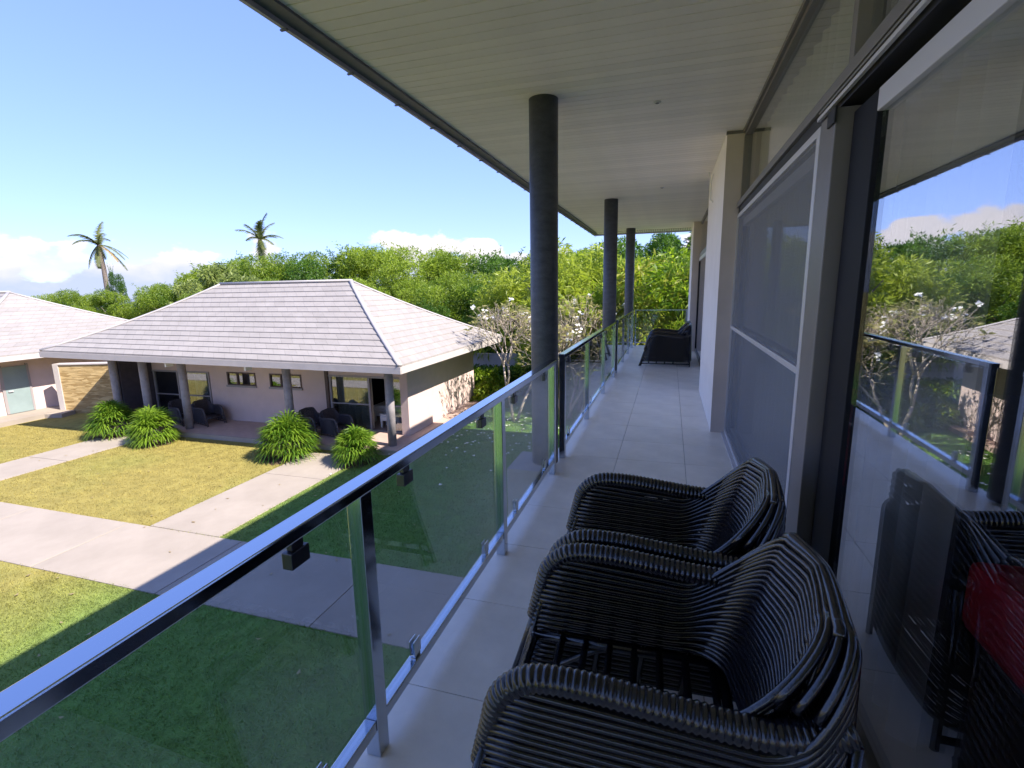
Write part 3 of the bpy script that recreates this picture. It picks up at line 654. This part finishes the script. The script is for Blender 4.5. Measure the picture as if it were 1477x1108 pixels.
# bed and white bench inside
bd = thing('bed', 'white bed inside the open glass door of the bungalow', 'bed', (-8.6,16.2,PF))
part('mattress', MB().box(-9.2,-7.3,15.4,17.3,PF+.35,PF+.60), 'linen', bd, bevel=0.06); part('frame', MB().box(-9.22,-7.28,15.38,17.32,PF+.22,PF+.349), 'white_paint', bd)
for x in (-9.15,-7.4):
    for y in (15.45,17.2): part('leg', MB().box(x-.05,x+.05,y-.05,y+.05,PF,PF+.219), 'white_paint', bd)
part('pillow', MB().box(-8.9,-8.2,16.8,17.2,PF+.601,PF+.74), 'linen', bd, bevel=0.06)
bn = thing('bench', 'white slatted bench just inside the open door of the bungalow', 'bench', (-8.2,14.9,PF))
part('seat', MB().box(-8.45,-7.75,14.7,15.1,PF+.42,PF+.48), 'white_paint', bn); part('side', MB().box(-8.45,-7.75,14.68,14.699,PF+.25,PF+.415), 'white_paint', bn)
for x in (-8.42,-7.80):
    for y in (14.73,15.05): part('leg', MB().box(x-.03,x+.03,y-.03,y+.03,PF,PF+.419), 'white_paint', bn)
for (x,y,rz,lb) in ((-15.9,13.55,165,'grey wicker armchair on the porch by the left door, left of its pair'),(-14.95,13.7,165,'grey wicker armchair on the porch by the left door, right of its pair'),(-10.15,13.5,165,'grey wicker armchair on the porch by the curtained door, left of its pair'),(-9.35,13.55,165,'grey wicker armchair on the porch by the curtained door, right of its pair')):
    place_chair(PORCH, lb, 'wicker armchairs on the bungalow porch', (x,y,PF+.006), R(rz))
# stone-clad garden wall at the bungalow's left end
sw = thing('stone_wall', 'golden stone-clad garden wall with pale end cap between the two bungalows', 'wall', (-23.1,13.9,GZ), None, R(20))
def swp(nm, mb, mt): link(nm, mb.mesh(nm, mt), sw)
swp('cladding', MB().box(0.2,4.4,0,0.3,0,2.02), 'stone'); swp('end_cap', MB().box(0,0.199,-0.05,0.35,0,2.04), 'house_fascia')
swp('coping', MB().box(-0.01,4.4,-0.04,0.34,2.041,2.09), 'house_fascia'); swp('planter_ledge', MB().box(-0.9,0.6,-0.75,-0.06,0,0.16), 'concrete')
# second bungalow, far left
h2 = thing('bungalow', 'second bungalow partly out of frame at far left, with grey-green door', 'house', (-28,15.7,GZ))
hip_roof(h2, -46, -23.0, 10.4, 21.0, -0.58, 2.4, 16)
part('wall', MB().box(-44,-24.2,11.6,19.8,GZ,-0.62), 'stucco', h2)
dd = part('door', MB().box(-24.199,-24.15,12.75,13.55,GZ+.2,-1.12), 'teal_door', h2); part('handle', MB().box(-24.149,-24.10,12.82,12.98,GZ+1.08,GZ+1.12), 'alu_light', dd)
part('door_frame', MB().box(-24.199,-24.14,12.66,12.749,GZ+.2,-1.05).box(-24.199,-24.14,13.551,13.63,GZ+.2,-1.05), 'frame_grey', h2)
part('step', MB().box(-24.199,-22.9,11.5,14.6,GZ,GZ+.18), 'concrete', h2)
part('utility_box', MB().box(-24.199,-24.0,14.75,15.05,GZ+.1,GZ+.85), 'dark_trim_and_shade', h2)
part('porch_column', MB().tube([(-23.35,10.9,GZ),(-23.35,10.9,-0.7)],0.13,12), 'house_post', h2, smooth=True)
# boundary wall and hedge
bw = tag(link('boundary_wall', MB().box(-22,9,24.0,24.25,GZ,-1.62).mesh('boundary_wall','boundary')), 'low pinkish boundary wall glimpsed behind the clipped hedge', 'wall')

# ================================================================== VEGETATION
def leaves(centers, normals_up, n_len, n_wid, rng, droop=0.35, jitter=1.0):
    """diamond leaves: one quad each"""
    k = len(centers)
    d = unit(rng.normal(size=(k,3))*jitter + normals_up); d[:,2] -= droop*rng.random(k); d = unit(d)
    side = unit(np.cross(d, rng.normal(size=(k,3))))
    L = (n_len*(0.65+0.7*rng.random(k)))[:,None]; W = (n_wid*(0.65+0.7*rng.random(k)))[:,None]
    a = centers; b = centers+d*L*0.5+side*W*0.5; c_ = centers+d*L; c_[:,2] -= 0.12*L[:,0]; e_ = centers+d*L*0.5-side*W*0.5
    V = np.stack([a,b,c_,e_], 1).reshape(-1,3); F = np.arange(4*k).reshape(-1,4)
    return V, F
def crown_points(lobes, n, rng, shell=0.55):
    lob = np.array(lobes); w = lob[:,3]**2; idx = rng.choice(len(lob), n, p=w/w.sum())
    d = unit(rng.normal(size=(n,3))); r = shell+(1-shell)*rng.random(n)**0.6
    p = lob[idx,:3] + d*(lob[idx,3]*r)[:,None]*np.array([1,1,0.85])
    return p, d
def make_crown(name, material, rad, hgt, nlobe, lr, n, ll, lw, seed, droop=0.35, base=0.35):
    rng = np.random.default_rng(seed); lobes = []
    for i in range(nlobe):
        a = rng.random()*2*math.pi; zf = rng.random(); rr = rad*math.sqrt(max(0.05,1-(abs(zf-0.35)/0.75)**2))*(0.45+0.6*rng.random())
        lobes.append((rr*math.cos(a), rr*math.sin(a), hgt*(base+(1-base)*zf)-lr*0.6, lr*(0.6+0.7*rng.random())))
    p, d = crown_points(lobes, n, rng); V, F = leaves(p, d*1.2+np.array([0,0,0.3]), ll, lw, rng, droop)
    # stray shoots that break the outline
    sh = []; 
    for i in range(int(nlobe*0.9)):
        L = lobes[rng.integers(nlobe)]; dr = unit(np.array([rng.normal(),rng.normal(),1.2+rng.random()])); st = np.array(L[:3])+dr*L[3]*0.8
        m_ = 26; tt = rng.random(m_)[:,None]; sh.append(st+dr*tt*lr*1.1+rng.normal(size=(m_,3))*0.05)
    if sh:
        sp = np.concatenate(sh); V2, F2 = leaves(sp, np.tile([0,0,0.5],(len(sp),1)), ll*0.9, lw*0.9, rng, droop)
        F = np.concatenate([F, F2+len(V)]); V = np.concatenate([V, V2])
    return fastmesh(name, V, F, material)
def make_trunk(hgt, rad, seed, material='trunk'):
    rg = random.Random(seed); mb = MB()
    mid = Vector((rg.uniform(-.3,.3), rg.uniform(-.3,.3), hgt*0.4))
    mb.tube([(0,0,-0.1),tuple(mid*0.5),tuple(mid)], [rad,rad*0.8,rad*0.65], 8)
    for i in range(5):
        a = i*1.256+rg.uniform(-.4,.4); L = hgt*0.45; e_ = mid+Vector((math.cos(a)*L*0.6, math.sin(a)*L*0.6, L*0.85))
        mb.tube([tuple(mid),tuple(mid.lerp(e_,0.5)+Vector((0,0,0.15))),tuple(e_)], [rad*0.5,rad*0.33,rad*0.12], 6)
    return mb.mesh('trunk', material, (0,0,0), True)
WOOD = [(make_crown('crown','leaf_wood',3.0,7.4,36,0.90,24000,0.25,0.06,s_), make_trunk(7.0,0.22,s_)) for s_ in (11,12,13)]
WOODD = [(make_crown('crown','leaf_wood_dark',3.0,7.4,32,0.95,20000,0.25,0.075,s_), make_trunk(7.0,0.22,s_)) for s_ in (21,22)]
BRIGHT = [(make_crown('crown','leaf_bright',2.3,6.2,30,0.75,11000,0.34,0.075,s_,0.6,0.15), make_trunk(6.0,0.16,s_)) for s_ in (31,32)]
YEL = [(make_crown('crown','leaf_yellow',2.4,7.0,28,0.8,10000,0.36,0.07,41,0.5,0.2), make_trunk(6.5,0.15,41))]
PALE = [(make_crown('crown','leaf_pale',2.6,6.5,26,0.7,9000,0.36,0.14,51,0.8,0.4), make_trunk(6.0,0.2,51))]
def tree(kind, x, y, top, label, group, sx=1.0, nm='leafy_tree', H=7.4, rz=None):
    s_ = (top-GZ)/H
    cr, tr = kind
    o = thing(nm, label, 'tree', (x,y,GZ), group, random.random()*6.28 if rz is None else rz); o.scale = (s_*sx, s_*sx, s_)
    link('crown', cr, o); link('trunk', tr, o); return o
GW = 'feathery trees of the dense wood behind the bungalows'
ORD = ['first','second','third','fourth','fifth','sixth','seventh','eighth','ninth','tenth','eleventh','twelfth','thirteenth','fourteenth','fifteenth','sixteenth','seventeenth','eighteenth','nineteenth','twentieth','twenty-first','twenty-second','twenty-third','twenty-fourth','twenty-fifth','twenty-sixth']
nb_ = 0
LW = 'feathery green tree, %s from the left in the skyline row of the wood'
def skyline(x): return float(np.interp(x, [-62,-48,-46,-40,-37.5,-34,-28.7,-21.5,-15.1,-11.9,-8.8,-5.3,0], [1.9,2.1,2.2,2.7,3.7,4.5,4.5,4.8,4.6,4.1,3.7,4.5,4.8]))
xs = -57.0
while xs < 3.5:
    y = 35+random.uniform(-1.5,2.0)
    nb_ += 1; tree(random.choice(WOOD*2+WOODD), xs, y, skyline(xs*35/y)*1.0+random.uniform(-0.5,0.2), LW % ORD[nb_-1], GW, 1.0)
    xs += random.uniform(2.6,3.3)
xs = -33.0
nb_ = 0
LD = 'leafy tree, %s from the left in the front row of the wood behind the bungalow'
while xs < 2.0:
    y = 28.5+random.uniform(-1,1); t0 = skyline(xs*35/y)*28.5/35
    nb_ += 1; tree(random.choice(WOOD+WOODD[:1]), xs, y, min(t0-0.5, 3.4)+random.uniform(-1.2,-0.2), LD % ORD[nb_-1], 'front row of the wood behind the bungalow', 1.05)
    xs += random.uniform(2.7,3.5)
for (x,y,tp,lb) in ((-21.5,26,0.3,'dark low tree in the gap between the two roofs'),(-26,27,0.6,'dark bushy tree rising behind the left bungalow roof'),(-32,30,1.3,'dark tree at the left end of the wood above the far roof'),(-40,34,1.5,'dark tree behind the hip of the left bungalow'),(-47,37,1.2,'low dark tree on the horizon near the leaning palm'),(-12,25.6,0.8,'dark shrubby tree behind the right slope of the bungalow roof'),(-8.5,26,0.6,'dark leafy tree above the boundary wall')):
    tree(WOODD[int(abs(x))%2], x, y, tp, lb, 'darker trees at the edge of the wood')
tree(WOODD[0], -49.5, 35.5, 3.9, 'slender dark upright tree beside the leaning coconut palm', None, 0.28, 'upright_tree')
tree(PALE[0], -29.6, 29.5, 3.4, 'pale broad-leaved tree with yellowish rosettes above the bungalow ridge', 'pale rosette-leaved trees', 1.0, 'broadleaf_tree', 6.5)
tree(PALE[0], -32.4, 29.0, 2.3, 'lower pale broad-leaved tree left of the taller rosette tree', 'pale rosette-leaved trees', 0.9, 'broadleaf_tree', 6.5)
tree(YEL[0], -3.6, 22.5, 3.5, 'yellow-green wispy tree between the first and second columns', 'yellow-green trees beside the balcony', 1.0, 'wispy_tree', 7.0)
tree(YEL[0], -1.6, 23.5, 3.3, 'yellow-green wispy tree between the second and third columns', 'yellow-green trees beside the balcony', 0.95, 'wispy_tree', 7.0)
tree(YEL[0], -6.2, 25.0, 3.0, 'yellow-green wispy tree left of the first column', 'yellow-green trees beside the balcony', 1.0, 'wispy_tree', 7.0)
GB = 'glossy trees at the end of the balcony'
tree(BRIGHT[0], 0.3, 19.5, 2.55, 'glossy bright green tree just right of the third column', GB, 1.0, 'glossy_tree', 6.2)
tree(BRIGHT[1], 2.1, 19.8, 3.15, 'tallest glossy bright green tree, beside the far pier', GB, 1.05, 'glossy_tree', 6.2)
tree(BRIGHT[0], 1.2, 18.0, 0.4, 'low glossy bush beyond the far balcony rail', GB, 0.95, 'glossy_tree', 6.2)
tree(BRIGHT[1], -1.4, 20.6, 1.4, 'glossy bright green tree behind the third column', GB, 1.0, 'glossy_tree', 6.2)
tree(BRIGHT[1], -0.6, 17.6, -0.9, 'dense low shrub between the second and third columns', GB, 1.2, 'glossy_tree', 6.2)
tree(BRIGHT[0], -2.4, 20.4, 0.3, 'bushy green tree behind the frangipani crown', GB, 1.1, 'glossy_tree', 6.2)

# frangipani trees: pale forking branches, sparse leaves, white blossoms
def frangipani(loc, label, seed, hgt, lean):
    rg = random.Random(seed); th = thing('frangipani_tree', label, 'tree', loc, 'frangipani trees on the lawn')
    mb = MB(); tips = []
    def grow(p, d, L, r, lvl):
        e_ = p+d*L; mid = p.lerp(e_,0.5)+Vector((rg.uniform(-1,1),rg.uniform(-1,1),rg.uniform(-.3,.6)))*L*0.07
        mb.tube([tuple(p),tuple(mid),tuple(e_)],[r,r*0.88,r*0.78], 7 if lvl < 3 else 5)
        if lvl >= 7 or L < 0.07: tips.append((e_, d)); return
        n = 3 if (lvl in (1,2) or rg.random() < 0.3) else 2
        ph = rg.random()*6.28
        for k in range(n):
            a = ph+k*2*math.pi/n+rg.uniform(-.5,.5); sp = rg.uniform(0.35,0.72)
            o_ = d.orthogonal().normalized(); q_ = d.cross(o_)
            nd = (d+(o_*math.cos(a)+q_*math.sin(a))*sp+Vector((0,0,0.12))).normalized()
            grow(e_, nd, L*rg.uniform(0.66,0.82), r*0.69, lvl+1)
    for k, ld in enumerate(lean): grow(Vector((0.1*k-0.05,0.05*k,-0.05)), Vector(ld).normalized(), hgt*0.27, 0.06, 0)
    link('branches', mb.mesh('branches','plum_bark',(0,0,0),True), th)
    rng = np.random.default_rng(seed); P_ = []; N_ = []; fl_ = []
    for e_, d in tips:
        if rg.random() < 0.28:
            for i in range(rg.randint(2,5)): P_.append(e_); N_.append((rg.uniform(-1,1),rg.uniform(-1,1),0.35))
        if rg.random() < 0.022: fl_.append(e_)
    V, F = leaves(np.array(P_,float), np.array(N_)*1.2, 0.17, 0.06, rng, 0.2, 0.4)
    link('leaves', fastmesh('leaves', V, F, 'leaf_plum'), th)
    fV = []; fF = []
    for e_ in fl_:
        for c2 in range(rg.randint(3,7)):
            ce_ = np.array(e_)+rng.normal(size=3)*0.06+np.array([0,0,0.06]); nrm = unit(rng.normal(size=3)*0.5+np.array([0.2,-0.4,0.9])); t1 = unit(np.cross(nrm,[1,0.3,0])); t2 = np.cross(nrm,t1)
            for k in range(5):
                a = k*1.2566; dv = t1*math.cos(a)+t2*math.sin(a); sd = np.cross(nrm,dv); i = len(fV)
                fV += [ce_, ce_+dv*0.035+sd*0.02+nrm*0.01, ce_+dv*0.06+nrm*0.012, ce_+dv*0.035-sd*0.02+nrm*0.01]; fF.append((i,i+1,i+2,i+3))
    link('blossoms', fastmesh('blossoms', np.array(fV), np.array(fF), 'petal'), th)
frangipani((-4.35,17.1,GZ), 'frangipani with bare pale branches and white blossoms left of the first column', 5, 4.7, [(-0.22,0.1,1),(0.35,0.2,1)])
frangipani((-2.6,17.9,GZ), 'frangipani with bare pale branches partly hidden behind the first column', 8, 4.6, [(-0.3,-0.1,1),(0.45,0.0,1),(0.1,0.3,1)])
# fallen blossoms
rng = np.random.default_rng(4); n = 150
c_ = np.stack([-4.6+rng.normal(size=n)*1.5, 15.4+rng.normal(size=n)*1.6, np.full(n,GZ+0.05)],1); V = []; F = []
for p in c_:
    a = rng.random()*6; s_ = 0.03+0.03*rng.random()
    i = len(V); V += [p+np.array([math.cos(a+k*1.5708)*s_, math.sin(a+k*1.5708)*s_, 0.02*(k%2)]) for k in range(4)]; F.append((i,i+1,i+2,i+3))
o = link('fallen_blossoms', fastmesh('fallen_blossoms', np.array(V), np.array(F), 'petal')); o['kind'] = 'stuff'; o['label'] = 'white frangipani blossoms scattered on the lawn'; o['category'] = 'blossoms'

rng = np.random.default_rng(14); n = 150
c_ = np.stack([rng.uniform(-24,-1.5,n), rng.uniform(3.0,13.0,n), np.full(n,GZ+0.03)],1); V = []; F = []
for p in c_:
    a = rng.random()*6; s_ = 0.025+0.03*rng.random(); i = len(V)
    V += [p+np.array([math.cos(a+k*1.5708)*s_*(1 if k%2 else 0.45), math.sin(a+k*1.5708)*s_*(1 if k%2 else 0.45), 0.012*(k%2)]) for k in range(4)]; F.append((i,i+1,i+2,i+3))
o = link('fallen_leaves', fastmesh('fallen_leaves', np.array(V), np.array(F), 'leaf_dry')); o['kind'] = 'stuff'; o['label'] = 'dry leaves scattered over lawn and paths'; o['category'] = 'leaf litter'
# coconut palms
def frond(mb_pts, base, az, el, L, rng, V, F, nleaf=26, wind=(0,0,0), leafL=0.55):
    pts = []; d = Vector((math.cos(az)*math.cos(el), math.sin(az)*math.cos(el), math.sin(el))); p = Vector(base); w = Vector(wind)
    for i in range(11): pts.append(p.copy()); p = p+d*(L/10); d = (d+Vector((0,0,-0.13))+w*0.06).normalized()
    mb_pts.append(pts)
    for i in range(1, nleaf):
        s_ = i/nleaf*10; k = min(9,int(s_)); q = pts[k].lerp(pts[k+1], s_-k); tan = (pts[k+1]-pts[k]).normalized(); sd = tan.cross(Vector((0,0,1)))
        if sd.length < 1e-3: sd = Vector((1,0,0))
        sd.normalize(); ll = leafL*math.sin(math.pi*min(0.98,0.12+0.86*i/nleaf))**0.6
        for sg in (-1,1):
            e_ = q+(sd*sg*0.8+tan*0.55+Vector((0,0,-0.45+rng.random()*0.3))+w*0.25).normalized()*ll; wv = tan*0.045*max(1, L/2.2)
            j = len(V); V += [tuple(q-wv), tuple(q+wv), tuple(e_)]; F.append((j,j+1,j+2))
def coconut(loc, topz, label, seed, nf, L, wind, trunk_r, dry=0):
    rng = random.Random(seed); th = thing('coconut_palm', label, 'palm tree', loc, 'coconut palms on the skyline'); h_ = topz-GZ
    link('trunk', MB().tube([(0,0,-.1),(0.15,0,h_*0.4),(0.1,0.05,h_*0.75),(0,0,h_)],[trunk_r*1.3,trunk_r,trunk_r*0.9,trunk_r*0.8],10).mesh('trunk','palm_trunk',(0,0,0),True), th)
    for i in range(nf):
        V = []; F = []; rp = []; el = R(rng.uniform(-50,85)); az = i*2.399+rng.uniform(-.5,.5)
        frond(rp, (0,0,h_), az, el, L*rng.uniform(0.75,1.1), rng, V, F, 30, wind, 0.6)
        k = len(V); me_mb = MB(); me_mb.v = V; me_mb.f = F
        for pts in rp: me_mb.tube([tuple(q) for q in pts],[0.035*(1-j/11)+0.008 for j in range(11)],4)
        link('frond', me_mb.mesh('frond','leaf_dry' if i < dry else 'leaf_palm'), th)
coconut((-57.5,40,GZ), 7.0, 'ragged coconut palm with pale trunk at the left of the skyline', 3, 15, 3.5, (0.55,0.1,-0.1), 0.24, 1)
coconut((-36.3,40,GZ), 6.6, 'smaller coconut palm rising above the wood near the middle', 9, 14, 2.5, (0.7,-0.2,-0.1), 0.22, 0)
# feather palm with arching fronds beside the first column
th = thing('areca_palm', 'feathery palm with arching pale fronds between the first and second columns', 'palm tree', (-2.3,19.2,GZ)); rng_ = random.Random(12)
link('stem', MB().tube([(0,0,-.1),(0.05,0,1.8),(0,0,3.5)],[0.09,0.07,0.06],8).mesh('stem','palm_trunk',(0,0,0),True), th)
for i in range(11):
    V = []; F = []; rp = []; frond(rp, (0,0,3.4), i*2.399, R(rng_.uniform(25,75)), rng_.uniform(1.6,2.2), rng_, V, F, 34, (0,0,0), 0.42)
    mb = MB(); mb.v = V; mb.f = F
    for pts in rp: mb.tube([tuple(q) for q in pts],[0.02*(1-j/11)+0.005 for j in range(11)],4)
    link('frond', mb.mesh('frond','leaf_yellow'), th)

# lady palms in front of the porch
def ladypalm(loc, rad, hgt, label, seed, yellow=False):
    rng = np.random.default_rng(seed); th = thing('lady_palm', label, 'plant', loc, 'fan-leaved palms in front of the bungalow porch')
    V = []; F = []; st = MB()
    for i in range(170):
        a = rng.random()*2*math.pi; el_ = math.asin(rng.random()**0.85); od = np.array([math.cos(a)*math.cos(el_), math.sin(a)*math.cos(el_), math.sin(el_)])
        b = od*np.array([rad*0.50,rad*0.50,hgt*0.56])*(0.75+0.4*rng.random()) + np.array([0,0,0.16*hgt])
        if i % 3 == 0: st.tube([(b[0]*0.4,b[1]*0.4,-0.03),tuple(b)],0.008,4)
        od = unit(od*np.array([1,1,0.9])+rng.normal(size=3)*0.18); s1 = unit(np.cross(od,[0,0,1])+1e-6); s2 = np.cross(s1,od)
        nb = 8; LL = rad*0.55*(0.75+0.5*rng.random())
        for k in range(nb):
            an = (k/(nb-1)-0.5)*2.0; dv = unit(od*math.cos(an)+s1*math.sin(an)+s2*0.12*rng.normal()); w = unit(np.cross(dv,s2))*0.020
            m1 = b+dv*LL*0.55+s2*0.03; e_ = b+dv*LL+np.array([0,0,-0.30*LL])
            j = len(V); V += [b-w*0.3, b+w*0.3, m1+w, m1-w, e_]; F += [(j,j+1,j+2,j+3)]
            V += [m1-w, m1+w, e_, e_]; F += [(j+5,j+6,j+7,j+8)]
    bed = MB(); ng = 18; bed.v = [(0,0,0.05)]+[(rad*(0.72+0.12*math.sin(i*2.3+seed))*math.cos(i*2*math.pi/ng), rad*(0.72+0.12*math.sin(i*1.7+seed))*math.sin(i*2*math.pi/ng), 0.004) for i in range(ng)]; bed.f = [(0,1+i,1+(i+1)%ng) for i in range(ng)]
    link('soil_bed', bed.mesh('soil_bed','soil'), th)
    link('stems', st.mesh('stems','trunk'), th)
    mb = MB(); mb.v = [tuple(v) for v in V]; mb.f = [f_ if f_[2] != f_[3]-1 or True else f_ for f_ in F]
    mb.f = [(a_,b_,c2) if (V[c2] is V[d2] or np.allclose(V[c2],V[d2])) else (a_,b_,c2,d2) for a_,b_,c2,d2 in F]
    link('fronds', mb.mesh('fronds','leaf_fan'), th)
ladypalm((-17.35,12.0,GZ), 0.86, 1.32, 'fan-leaved palm clump left of the narrow path, beside the stone wall', 1)
ladypalm((-15.15,11.75,GZ), 0.84, 1.20, 'fan-leaved palm clump right of the narrow path, in front of the left porch chairs', 2)
ladypalm((-9.75,11.7,GZ), 0.97, 1.34, 'largest fan-leaved palm clump, left of the wide path', 3)
ladypalm((-7.45,11.75,GZ), 0.72, 1.05, 'fan-leaved palm clump with yellowed leaves right of the wide path', 4)

# clipped hedge and shrub by the boundary wall
def hedge(name, label, x0, x1, y0, y1, z1, n, seed, material='leaf_hedge'):
    rng = np.random.default_rng(seed); p = np.stack([rng.uniform(x0,x1,n), rng.uniform(y0,y1,n), GZ+(z1-GZ)*rng.random(n)**0.6],1)
    V, F = leaves(p, np.tile([0,-0.5,0.6],(n,1)), 0.16, 0.07, rng, 0.2)
    o = link(name, fastmesh(name, V, F, material)); o.data.transform(Matrix.Translation((-(x0+x1)/2,-(y0+y1)/2,-GZ))); o.location = ((x0+x1)/2,(y0+y1)/2,GZ)
    tag(o, label, 'hedge'); return o
hedge('hedge', 'dark clipped hedge along the boundary wall behind the frangipani', -12, -0.5, 21.6, 22.8, -2.05, 24000, 1)
hedge('hedge', 'bright low planting along the foot of the far hedge', -11, -3.0, 21.2, 21.9, -2.75, 5000, 2, 'leaf_bright')
sh = thing('shrub', 'rounded green shrub at the far corner of the bungalow', 'shrub', (-6.6,20.1,GZ)); me = make_crown('foliage','leaf_bright',0.75,1.5,16,0.32,3500,0.16,0.07,77,0.2,0.05); link('foliage', me, sh); link('stem', make_trunk(1.0,0.04,5), sh)
sh = thing('shrub', 'small green shrub under the frangipani by the lawn edge', 'shrub', (-5.6,19.4,GZ)); link('foliage', me, sh).scale = (0.6,0.6,0.6); link('stem', make_trunk(0.6,0.03,6), sh)

# grass blades on the lawn
rng = np.random.default_rng(9); n = 260000
x = np.concatenate([rng.uniform(-9.4,-0.9,n*6//10), rng.uniform(-24,-7.5,n-n*6//10)]); y = np.concatenate([rng.uniform(1.2,17.5,n*6//10), rng.uniform(2.0,13.0,n-n*6//10)])
keep = np.ones(n,bool)
for (x0,x1,y0,y1) in PATHS: jx = rng.random(n)**2*0.07; keep &= ~((x>x0+jx)&(x<x1-jx)&(y>y0+jx)&(y<y1-jx))
keep &= ~((x<-6.55)&(x>-18.7)&(y>12.45)); keep &= ~((x<-18.7)&(y>12.7)); keep &= ~((x<-22.8)&(y>11.4)); keep &= ~((x<-6.8)&(y>12.4))
x = x[keep]; y = y[keep]; k = len(x); a = rng.uniform(0,6.283,k); h_ = rng.uniform(0.018,0.05,k); w = rng.uniform(0.004,0.009,k); lx = rng.normal(size=k)*0.025; ly = rng.normal(size=k)*0.025
b = np.stack([x,y,np.full(k,GZ-0.002)],1); dv = np.stack([np.cos(a)*w,np.sin(a)*w,np.zeros(k)],1); tip = b+np.stack([lx,ly,h_],1)
V = np.stack([b-dv,b+dv,tip],1).reshape(-1,3); o = link('grass', fastmesh('grass', V, np.arange(3*k).reshape(-1,3), 'turf_blade')); o['kind'] = 'stuff'; o['label'] = 'short mown grass of the lawn plots'; o['category'] = 'grass'
